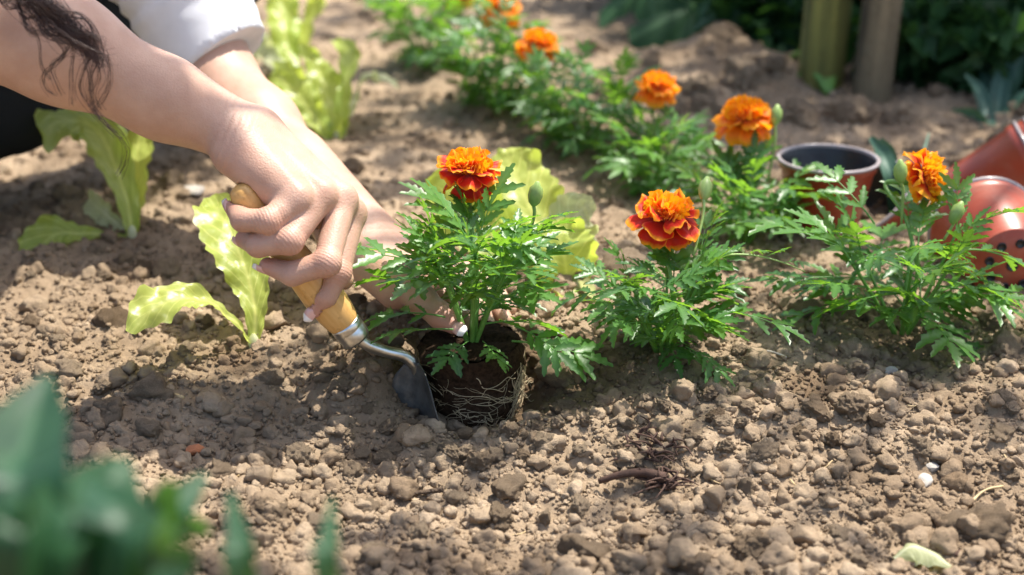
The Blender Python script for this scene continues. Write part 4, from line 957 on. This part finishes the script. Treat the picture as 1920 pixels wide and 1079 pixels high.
lettuce('spreading yellow green lettuce directly behind the marigold being planted', b, [
    ([(1070, 510, 1.40), (1065, 440, 1.42), (1085, 400, 1.43), (1115, 378, 1.42)], [0.008, 0.020, 0.027, 0.024, 0.006], (0.8, 0.5, 0.1), 0.26, True),
    ([(1040, 500, 1.42), (1010, 430, 1.45), (985, 370, 1.47), (960, 310, 1.49), (950, 280, 1.50)], [0.008, 0.022, 0.032, 0.034, 0.028, 0.008], (0.9, 0.3, 0.2), 0.24, False),
    ([(1010, 520, 1.42), (940, 450, 1.44), (880, 400, 1.46), (825, 370, 1.47), (800, 385, 1.46)], [0.008, 0.020, 0.030, 0.034, 0.028, 0.008], (0.5, 0.6, 0.6), 0.24, False),
    ([(1065, 530, 1.38), (1058, 480, 1.375), (1048, 445, 1.38), (1035, 415, 1.39)], [0.009, 0.024, 0.030, 0.028, 0.008], (0.9, 0.2, 0.1), 0.22, False),
    ([(1090, 560, 1.37), (1110, 555, 1.35), (1128, 575, 1.335)], [0.006, 0.014, 0.016, 0.005], (0.1, 0.8, 0.5), 0.2, True)])

# ------------------------------------------------------------------ pots
def pot(label, base, axis, Rr, H, rims=1, group='terracotta coloured plastic plant pots'):
    base = np.asarray(base, float); ax = unit(np.asarray(axis, float)); o = thing('plant_pot', label, 'plant pot', base, group); k = 56
    rb_ = Rr * 0.70; lip = H * 0.86
    V, F = lathe([(0.0, 0.0005), (0.0, rb_ * 0.97), (0.0015, rb_), (lip, Rr * 0.945), (lip + 0.0008, Rr * 0.985), (H - 0.002, Rr)], k, base, ax)
    me = mesh('wall', V - base, F, M_POT); wo = link('wall', me, o)
    cut = MB()
    s = unit(np.cross(ax, (0.2, 0.1, 1))); t = np.cross(ax, s)
    for j in range(8):
        a = 2 * math.pi * j / 8; q = rb_ * (0.62 if j % 2 else 0.60); c = base + (s * math.cos(a) + t * math.sin(a)) * q
        Vc, Fc = lathe([(-0.004, 1e-4), (-0.004, rb_ * 0.115), (0.0012, rb_ * 0.115), (0.0012, 1e-4)], 14, c, ax); cut.add(Vc - base, Fc)
    Vc, Fc = lathe([(-0.004, 1e-4), (-0.004, rb_ * 0.14), (0.0012, rb_ * 0.14), (0.0012, 1e-4)], 14, base, ax); cut.add(Vc - base, Fc)
    hm = MB()
    for j in range(9):       # drainage holes: dark wells with a raised collar
        a = 2 * math.pi * j / 8; c = base + ((s * math.cos(a) + t * math.sin(a)) * rb_ * 0.61 if j < 8 else 0); h = rb_ * (0.095 if j < 8 else 0.12)
        Vc, Fc = lathe([(-0.0006, 1e-4), (-0.0006, h * 0.98), (-0.0016, h), (-0.0016, h * 1.25), (0.0004, h * 1.3)], 14, c, ax); link('drain_hole', mesh('drain_hole', Vc - base, Fc, M_POTIN), o)
    V, F = lathe([(0.003, 0.0005), (0.003, rb_ - 0.002), (lip, Rr * 0.945 - 0.0018), (H - 0.002, Rr - 0.0016)], k, base, ax); link('inside', mesh('inside', V - base, [f[::-1] for f in F], M_POTIN), o)
    V, F = lathe([(H - 0.002, Rr - 0.0016), (H + 0.0012, Rr - 0.0018), (H + 0.002, Rr), (H + 0.0012, Rr + 0.0026), (H - 0.0015, Rr + 0.0022), (H - 0.002, Rr)], k, base, ax); link('rim', mesh('rim', V - base, F, M_RIM_SHEEN), o)
    return o
def on_ground(p): return float(hfull(p[0:1], p[1:2])[0])
c = P(1553, 298, 1.555); c0 = np.array((c[0], c[1], on_ground(c))); H_ = c[2] - c0[2]
pot('upright red brown plastic pot with a silvery sheen painted on the rim and dark inside', c0 + np.array((0, 0, 0.001)), (0, 0, 1), 0.0505, H_ - 0.001)
# tilted pot leaning beside it
ax = unit(np.array((-0.55, -0.15, 0.62))); rc = P(1640, 385, 1.60); pot('red brown pot leaning over behind the leggy marigold', rc - ax * 0.075 + np.array((0, 0, 0.0)), ax, 0.050, 0.085)
# fallen pot, base towards us
bs = P(1898, 498, 1.40); ax = unit(P(1845, 432, 1.478) - bs); pot('pot lying on its side with its pierced base showing', bs, ax, 0.0525, 0.088)
ax = unit(np.array((0.80, -0.12, 0.46))); b0_ = P(1800, 378, 1.66)
pot('fallen outer pot of a nested stack with its mouth tipped up', b0_, ax, 0.0535, 0.086)
pot('middle pot slid into the fallen stack', b0_ + ax * 0.011, ax, 0.0525, 0.0862)
pot('innermost pot of the fallen nested stack', b0_ + ax * 0.022, ax, 0.0515, 0.0864)

# ------------------------------------------------------------------ stakes and background plants
def stake(label, u, v, d, wdt, mt):
    p = P(u, v, d); p[2] = on_ground(p) - 0.1; o = thing('wooden_stake', label, 'stake', p, 'wooden stakes at the bed edge'); mb = MB(); n = 30; V = []
    for i in range(n):
        z = 1.3 * i / (n - 1)
        for j in range(20):
            a = 2 * math.pi * j / 20; q = wdt * (1 + 0.03 * math.sin(3 * a + 1) - 0.05 * z); V.append((q * math.cos(a) + 0.01 * math.sin(z * 3), q * math.sin(a), z))
    V = np.array(V); V = V + 0.0025 * np.stack([fbm(V * np.array((30, 30, 6)), 3, 5), fbm(V * np.array((30, 30, 6)), 3, 6), 0 * V[:, 0]], -1)
    F = [(i * 20 + j, i * 20 + (j + 1) % 20, (i + 1) * 20 + (j + 1) % 20, (i + 1) * 20 + j) for i in range(n - 1) for j in range(20)]; mb.add(V, F)
    link('shaft', mb.build('shaft', mt), o); Vt = np.vstack([V[-20:], V[-20:].mean(0) + (0, 0, 0.004)]); link('sawn_top', mesh('sawn_top', Vt, [(j, (j + 1) % 20, 20) for j in range(20)], mt), o)
stake('mossy yellow green wooden stake at the shaded bed edge', 1532, 185, 2.09, 0.031, wood_mat('mossy_wood', (0.06, 0.07, 0.018), (0.26, 0.25, 0.06), (0, 0, 1), 60, 0.85))
stake('grey brown wooden stake standing next to the mossy stake', 1628, 205, 2.04, 0.025, wood_mat('grey_wood', (0.05, 0.04, 0.022), (0.24, 0.19, 0.11), (0, 0, 1), 60, 0.9))

def lobed_leaf(c, nrm, tipdir, size, seed):
    r = random.Random(seed); nrm = unit(nrm); x = unit(tipdir - nrm * np.dot(tipdir, nrm)); y = np.cross(nrm, x); V = [c]; n = 60; rings = 6; rib = [0.8]
    for k in range(1, rings + 1):
        for j in range(n):
            a = 2 * math.pi * j / n; q = 0.72 + 0.22 * math.cos(5 * a) + 0.05 * math.sin(16 * a) - 0.35 * math.exp(-((a - math.pi) / 0.35) ** 2); rr = size * q * k / rings
            V.append(c + x * (rr * math.cos(a) + size * 0.25 * k / rings) + y * rr * math.sin(a) + nrm * (-0.25 * rr * rr / size + 0.04 * size * math.sin(5 * a + 1) * k / rings)); rib.append(max(0, math.cos(5 * a)) ** 30 * 0.7)
    F = [(0, 1 + j, 1 + (j + 1) % n) for j in range(n)]
    for k in range(rings - 1): F += [(1 + k * n + j, 1 + (k + 1) * n + j, 1 + (k + 1) * n + (j + 1) % n, 1 + k * n + (j + 1) % n) for j in range(n)]
    return np.array(V), F, rib
def squash(label, base, leaves, grp='broad leaved plants in the shade'):
    o = thing('squash_plant', label, 'plant', base, grp)
    for i, (c, nr_, tp, sz) in enumerate(leaves):
        c = np.asarray(c); V, F, rib = lobed_leaf(c, np.array(nr_, float), np.array(tp, float), sz, i); link('leaf', mesh('leaf', V - base, F, M_DARKLEAF, True, {'rib': rib}), o)
        V, F = tube(crom([base, (base + c) / 2 + np.array((0, 0, 0.03)), c], 12), np.linspace(0.006, 0.004, 12), 7); link('leaf_stalk', mesh('leaf_stalk', V - base, F, M_STEM), o)
b = G(1330, 60); b[1] += 0.25
squash('broad dark green squash leaf hanging over the soil mound', b, [(P(1300, 15, 2.25), (0.1, -0.75, 0.6), (-0.1, -0.4, -0.8), 0.105), (P(1395, -30, 2.35), (0.3, -0.6, 0.7), (0.5, -0.4, -0.6), 0.09), (P(1215, -40, 2.4), (-0.3, -0.5, 0.7), (-0.6, -0.2, -0.5), 0.09)])
b = G(1560, 185); b[1] += 0.02
squash('low dark leafy weed growing against the stakes', b, [(P(1475, 110, 2.17), (-0.1, -0.6, 0.7), (-0.5, -0.4, -0.5), 0.045), (P(1545, 90, 2.15), (0.1, -0.75, 0.6), (0.2, -0.3, -0.8), 0.045), (P(1480, 165, 2.10), (0, -0.6, 0.7), (-0.4, -0.4, -0.6), 0.04), (P(1570, 150, 2.13), (0.2, -0.6, 0.7), (0.5, -0.3, -0.6), 0.035), (P(1520, 150, 2.12), (0, -0.6, 0.7), (0.0, -0.3, -0.8), 0.04)])

def strap_plant(label, base, leaves, mt, cat='plant', name='strap_leaved_plant'):
    base = np.asarray(base); o = thing(name, label, cat, base)
    for i, (pts, wd, side) in enumerate(leaves): leafpart(o, base, 'leaf', mt, [base + np.array((0, 0, -0.01))] + [P(*q) for q in pts], wd, np.array(side, float), ruf=0.05, freq=1.2, cup=0.35, seed=i + 3, n=36, m=11)
    return o
b = G(1850, 260)
strap_plant('blue green leek plant with arching strap leaves behind the stacked pots', b, [
    ([(1850, 220, 1.93), (1835, 170, 1.95), (1810, 140, 1.95)], [0.010, 0.010, 0.009, 0.002], (1, 0.2, 0)), ([(1845, 240, 1.92), (1820, 210, 1.92), (1785, 205, 1.90)], [0.009, 0.009, 0.008, 0.002], (0.6, 0.2, 0.6)),
    ([(1870, 210, 1.95), (1880, 150, 1.97), (1900, 110, 1.98)], [0.012, 0.014, 0.012, 0.002], (1, -0.2, 0)), ([(1860, 200, 1.97), (1850, 140, 2.0), (1865, 90, 2.0)], [0.011, 0.013, 0.010, 0.002], (1, 0.3, 0)),
    ([(1885, 230, 1.94), (1920, 180, 1.95), (1960, 170, 1.94)], [0.011, 0.012, 0.010, 0.002], (0.8, 0.3, 0.4)), ([(1875, 220, 1.96), (1905, 140, 1.97), (1925, 100, 1.97)], [0.011, 0.013, 0.010, 0.002], (1, 0, 0.1))], M_LEEK)
b = G(1680, 400)
strap_plant('short leek seedling between the upright pot and the fallen stack', b, [([(1672, 340, 1.60), (1655, 290, 1.61), (1632, 258, 1.61)], [0.006, 0.009, 0.009, 0.003], (1, 0.2, 0)), ([(1676, 340, 1.61), (1668, 290, 1.62), (1650, 262, 1.63)], [0.006, 0.009, 0.008, 0.003], (0.8, -0.5, 0)), ([(1690, 360, 1.60), (1720, 320, 1.62), (1742, 250, 1.66)], [0.003, 0.003, 0.003, 0.001], (0.8, -0.5, 0))], M_LEEK)

def shrub(label, base, cr, n, hgt, seed, leaf=0.03, mt=M_DARKLEAF, cat='shrub', grp='dark shrubs behind the bed', name='shrub', trunk_to=None, lumps=10, squash_=0.8):
    r = np.random.default_rng(seed); base = np.asarray(base, float); o = thing(name, label, cat, base, grp); cen = np.array((0, 0, hgt)) if trunk_to is None else np.asarray(trunk_to) - base
    tb = MB(); V, F = tube(crom([np.array((0, 0, -0.05)), cen * 0.45 + np.array((0.03, 0.02, 0)), cen], 12), np.linspace(0.10 * cr + 0.006, 0.03 * cr + 0.003, 12), 9); tb.add(V, F); lc = []
    for i in range(lumps):
        d = unit(r.normal(size=3) * np.array((1, 1, 0.8))) * cr * r.uniform(0.35, 0.8); e = cen + d; lc.append(e); V, F = tube(crom([cen * 0.7, cen * 0.3 + e * 0.7, e], 8), np.linspace(0.03 * cr, 0.006 * cr, 8), 6); tb.add(V, F)
    link('trunk', tb.build('trunk', M_BARK), o)
    lc = np.array(lc); k = r.integers(0, lumps, n); pos = lc[k] + r.normal(size=(n, 3)) * cr * np.array((0.22, 0.22, 0.20)) ; pos[:, 2] = np.maximum(pos[:, 2], 0.02)
    d = unit(r.normal(size=(n, 3)) + np.array((0, -0.2, -0.3))); nn = unit(np.cross(d, r.normal(size=(n, 3)))); nn = np.where(nn[:, 2:3] < 0, -nn, nn); s = np.cross(d, nn); L = leaf * r.uniform(0.7, 1.3, n)[:, None]
    q = [pos, pos + d * L * 0.45 + s * L * 0.28 + nn * L * 0.06, pos + d * L, pos + d * L * 0.45 - s * L * 0.28 + nn * L * 0.06, pos + d * L * 0.45]
    V = np.stack(q, 1).reshape(-1, 3); b_ = np.arange(n)[:, None] * 5; Fq = np.vstack([b_ + np.array((0, 1, 4)), b_ + np.array((1, 2, 4)), b_ + np.array((2, 3, 4)), b_ + np.array((3, 0, 4))]); co = link('crown', mesh('crown', V, Fq, mt, True), o); return o
for i, (x, y, cr, n, h, lab) in enumerate(((0.47, 2.36, 0.17, 1700, 0.15, 'dense dark shrub filling the gap behind the mossy stake'), (0.66, 2.22, 0.17, 1800, 0.15, 'dense dark shrub beside the grey stake'), (0.86, 2.12, 0.18, 1900, 0.16, 'dark shrub overhanging the leek and stacked pots'),
        (0.62, 2.72, 0.36, 3200, 0.36, 'taller dark shrub standing behind the two stakes'), (0.28, 2.80, 0.22, 1900, 0.22, 'dark shrub behind the squash leaves'), (1.12, 2.45, 0.34, 2800, 0.32, 'large dark shrub at the end of the shaded edge'), (0.56, 2.06, 0.075, 520, 0.06, 'low dark weed spreading at the foot of the grey stake'), (0.67, 2.02, 0.08, 560, 0.065, 'low dark weed between the grey stake and the leek'), (0.35, 2.22, 0.08, 480, 0.07, 'low dark weed at the foot of the mossy stake'))):
    shrub(lab, (x, y, float(macro(np.array([x]), np.array([y]))[0])), cr, n, h, 90 + i, 0.045)

# ------------------------------------------------------------------ blurred plant close to us
b = np.array((-0.205, 0.42, -0.04))
strap_plant('out of focus clump of broad tulip like leaves close to the bed corner', b, [
    ([(20, 1050, 0.496), (30, 900, 0.528), (60, 790, 0.560), (92, 705, 0.584)], [0.0131, 0.0180, 0.0172, 0.0131, 0.0016], (1, 0.2, 0)),
    ([(110, 1120, 0.480), (160, 1000, 0.504), (200, 920, 0.528), (235, 862, 0.544)], [0.0131, 0.0164, 0.0164, 0.0123, 0.0025], (0.8, 0.6, 0)),
    ([(200, 1130, 0.480), (225, 1040, 0.488), (215, 960, 0.496), (170, 905, 0.512)], [0.0131, 0.0156, 0.0148, 0.0107, 0.0025], (0.8, -0.6, 0.2)),
    ([(-60, 1100, 0.480), (-40, 980, 0.496), (0, 900, 0.512), (40, 850, 0.528)], [0.0131, 0.0164, 0.0156, 0.0107, 0.0016], (0.8, 0.5, 0)),
    ([(230, 1150, 0.480), (280, 1080, 0.496), (330, 1060, 0.504), (345, 1090, 0.504)], [0.0098, 0.0098, 0.0098, 0.0082, 0.0016], (0.3, 0.6, 0.6)),
    ([(230, 1080, 0.544), (290, 1000, 0.568), (340, 940, 0.592), (385, 890, 0.608)], [0.0057, 0.0074, 0.0082, 0.0066, 0.0016], (0.8, 0.4, 0.3)),
    ([(250, 1040, 0.560), (300, 985, 0.576), (350, 985, 0.592), (392, 1000, 0.600)], [0.0057, 0.0082, 0.0090, 0.0074, 0.0016], (0.2, 0.8, 0.5)),
    ([(60, 1150, 0.480), (90, 1060, 0.488), (60, 980, 0.496), (10, 940, 0.504)], [0.0131, 0.0156, 0.0148, 0.0115, 0.0025], (0.9, -0.3, 0.2))], M_FORE, 'plant', 'tulip_plant')
b = np.array((-0.100, 0.50, -0.04))
strap_plant('single slim blurred leaf blade rising beside the broad leaf clump', b, [([(455, 1130, 0.560), (450, 1030, 0.584), (432, 925, 0.616)], [0.0041, 0.0057, 0.0053, 0.0016], (1, 0.3, 0))], M_FORE, 'plant', 'seedling')
b = np.array((-0.070, 0.50, -0.04))
strap_plant('single narrow bright leaf blade standing alone over the clods', b, [([(614, 1130, 0.560), (616, 1030, 0.584), (622, 935, 0.616)], [0.0033, 0.0048, 0.0041, 0.0010], (1, 0.2, 0))], M_FORE, 'plant', 'seedling')
# ------------------------------------------------------------------ the tree whose branches dapple the bed
def shade(u=None, v=None, z=1.85, p=None):
    """where a spray of leaves hangs so that the sun throws its shadow on the given spot"""
    p = ground_flat(u, v) if p is None else np.asarray(p); s_ = np.array(SUN); return p + s_ * ((z - p[2]) / s_[2])
def tree():
    r = np.random.default_rng(4); base = np.array((1.75, 2.7, 0.0)); o = thing('apple_tree', 'leafy tree beside the bed whose branches dapple the soil', 'tree', base); tb = MB(); fork = np.array((1.65, 2.65, 1.5)) - base
    V, F = tube(crom([np.array((0, 0, -0.1)), np.array((0.02, 0.01, 0.6)), fork], 14), np.linspace(0.085, 0.055, 14), 12); tb.add(V, F); VV = []
    sprays = [(shade(p=P(150, 85, 1.09), z=1.75), 0.07, 55), (shade(p=P(270, 150, 1.10), z=1.75), 0.045, 26), (shade(60, 370), 0.15, 40), (shade(300, 400), 0.12, 30), (shade(450, 330, 1.9), 0.1, 18),
              (shade(480, 1010), 0.09, 13), (shade(820, 1060), 0.10, 16), (shade(1130, 1030), 0.09, 12), (shade(1400, 1010), 0.10, 17), (shade(1860, 720), 0.06, 10),
              (shade(1350, 120, 2.0), 0.20, 150), (shade(1550, 150, 2.0), 0.20, 170), (shade(1750, 170, 2.0), 0.20, 170), (shade(1900, 130, 2.0), 0.22, 170), (shade(1500, 60, 2.1), 0.28, 200), (shade(1750, 60, 2.1), 0.28, 200), (shade(1600, 250, 1.9), 0.12, 40), (shade(1250, 40, 2.1), 0.16, 70), (shade(720, 20, 2.1), 0.24, 80), (shade(560, 210, 2.0), 0.14, 40), (shade(800, 250, 2.0), 0.13, 34), (shade(1030, 20, 2.1), 0.2, 60), (shade(1200, 260, 2.0), 0.1, 16), (shade(1480, 260, 1.95), 0.14, 80), (shade(1700, 250, 1.95), 0.14, 90), (shade(1250, 130, 2.0), 0.1, 30), (shade(720, 350), 0.09, 24), (shade(620, 60, 2.1), 0.18, 50), (shade(1480, 190, 2.0), 0.16, 70), (shade(1760, 210, 2.0), 0.16, 70)]
    for c, cr, n in sprays:
        c = c - base; V, F = tube(crom([fork, fork * 0.6 + c * 0.4 + np.array((0, 0, 0.14)), c * 0.85 + fork * 0.15 + np.array((0, 0, 0.06)), c], 16), np.linspace(0.013, 0.003, 16), 7); tb.add(V, F)
        pos = c + r.normal(size=(n, 3)) * cr * np.array((0.6, 0.6, 0.35)); L = r.uniform(0.035, 0.065, n)[:, None]; d = unit(r.normal(size=(n, 3)) * np.array((1, 1, 0.5))); nn = unit(np.array((0, 0, 1.0)) + 0.5 * r.normal(size=(n, 3))); nn = unit(nn - d * (nn * d).sum(1, keepdims=True)); s_ = np.cross(d, nn)
        q = [pos, pos + d * L * 0.3 + s_ * L * 0.27, pos + d * L * 0.65 + s_ * L * 0.24, pos + d * L, pos + d * L * 0.65 - s_ * L * 0.24, pos + d * L * 0.3 - s_ * L * 0.27]; VV.append(np.stack(q, 1).reshape(-1, 3))
    V = np.vstack(VV); n = len(V) // 6; F = np.arange(n)[:, None] * 6 + np.arange(6); link('trunk', tb.build('trunk', M_BARK), o); link('crown', mesh('crown', V, F, M_DARKLEAF, True), o)
tree()
# ------------------------------------------------------------------ small things lying on the soil
def lie(name, label, cat, pts, r, mt, k=7, grp=None):
    q = [G(*a) for a in pts]; c = q[0]; q = crom([a + np.array((0, 0, r * 1.4 + 0.002)) for a in q], 14); V, F = tube(q, r * (1 + 0.2 * np.sin(np.linspace(0, 9, 14))) * np.linspace(1, 0.8, 14), k); o = link(name, mesh(name, V - c, F, mt)); o.location = c; return tag(o, label, cat, grp)
lie('twig', 'pale brown twig lying among shaded clods', 'twig', [(268, 728), (305, 742), (345, 757)], 0.0019, M_STRAW)
lie('twig', 'grey brown twig half sunk in soil before the root ball', 'twig', [(745, 942), (790, 938), (832, 930)], 0.0022, M_BARK)
lie('straw', 'dry straw stalk beside the crooked dark root', 'straw', [(1800, 972), (1840, 945), (1880, 920)], 0.0011, M_STRAW)
lie('straw', 'short pale straw near the second marigold', 'straw', [(1412, 664), (1445, 666), (1475, 672)], 0.0011, M_STONE)
lie('twig', 'curved reddish twig at the bed corner under the straw', 'twig', [(1790, 1050), (1830, 1010), (1875, 990)], 0.0014, M_TWIG)
PEB = [clod(3, 700 + i, 0.10, 0.12) for i in range(6)]
for (u, v, du, dv, where) in ((960, 1010, 26, -6, 'on the smooth clods below the grey brown twig'), (1330, 905, 34, 10, 'next to the dark shrivelled root clump'), (1560, 870, -22, 16, 'among the clods between root clump and pebbles'), (640, 820, 24, 9, 'on the clods in front of the trowel blade'), (520, 735, -20, 10, 'below the small lettuce under the fist'), (1130, 740, 20, 12, 'on the clods beside the root ball hole'),
        (1700, 770, 28, -10, 'between the white pebble and the leggy marigold'), (1875, 865, 24, 12, 'on fine soil past the cream pebble'), (420, 905, 30, -8, 'near the orange brown chip'), (1480, 905, 26, 16, 'on the open clods past the root clump'), (860, 900, -24, 12, 'on the clods just before the root ball')):
    lie('straw', 'thin straw fibre lying ' + where, 'straw', [(u, v), (u + du * 0.5, v + dv * 0.5 + 3), (u + du, v + dv)], 0.0006, M_STRAW, 5, 'loose straw fibres on the soil')
def rock(name, label, cat, u, v, s, mt, i, flat=0.6):
    p = G(u, v); o = link(name, mesh(name, PEB[i][0], PEB[i][1], mt)); o.location = (p[0], p[1], p[2] + s * 0.3); o.scale = (s, s * 0.75, s * flat); o.rotation_euler = (0.1, 0.15, i * 1.3); tag(o, label, cat)
rock('stone', 'flat pale chip of stone between the lettuce and the fist', 'stone', 364, 366, 0.019, M_STONE, 1, 0.35)
rock('stone', 'small white pebble next to the larger pale pebble', 'stone', 1746, 890, 0.0065, M_STONE, 2)
rock('stone', 'pale cream pebble on fine soil below the fallen pots', 'stone', 1733, 912, 0.0100, M_STONE, 3)
rock('stone', 'white pebble by the leggy marigold', 'stone', 1670, 702, 0.0085, M_STONE, 4)
rock('brick_chip', 'orange brown chip lying on the clods', 'brick chip', 367, 850, 0.0085, M_CHIP, 5)
c = G(1210, 918); o = thing('dead_root', 'dark shrivelled root clump lying on the clods', 'dead root', c); rr_ = random.Random(9)
V, F = tube(crom([G(1122, 921) + (0, 0, .008), G(1165, 916) + (0, 0, .012), G(1205, 915) + (0, 0, .012), G(1245, 922) + (0, 0, .012)], 18), np.linspace(0.0022, 0.0042, 18), 8); link('main_root', mesh('main_root', V - c, F, M_TWIG), o)
for i in range(80):
    s0 = G(1235 + rr_.gauss(0, 14), 922 + rr_.gauss(0, 8)) if i < 45 else G(1225 + rr_.gauss(0, 22), 865 + rr_.gauss(0, 14)); d = np.array((rr_.gauss(0, .011), rr_.gauss(0, .009), abs(rr_.gauss(0, .005))))
    V, F = tube(crom([s0 + (0, 0, .006), s0 + d * 0.5 + np.array((rr_.gauss(0, .003), rr_.gauss(0, .003), .008)), s0 + d + (0, 0, .005)], 9), np.linspace(0.0013, 0.0004, 9), 5); link('root_fibre', mesh('root_fibre', V - c, F, M_TWIG), o)
c = G(1722, 1068); o = thing('curled_leaf', 'pale curled dry leaf at the soil edge beside the straw', 'leaf', c)
leafpart(o, c, 'blade', M_LETTP, [G(1675, 1062) + (0, 0, .006), G(1705, 1058) + (0, 0, .014), G(1745, 1064) + (0, 0, .012), G(1782, 1076) + (0, 0, .006)], [0.003, 0.010, 0.011, 0.008, 0.002], np.array((0.1, 0.9, 0.3)), ruf=0.15, cup=0.7, seed=4)
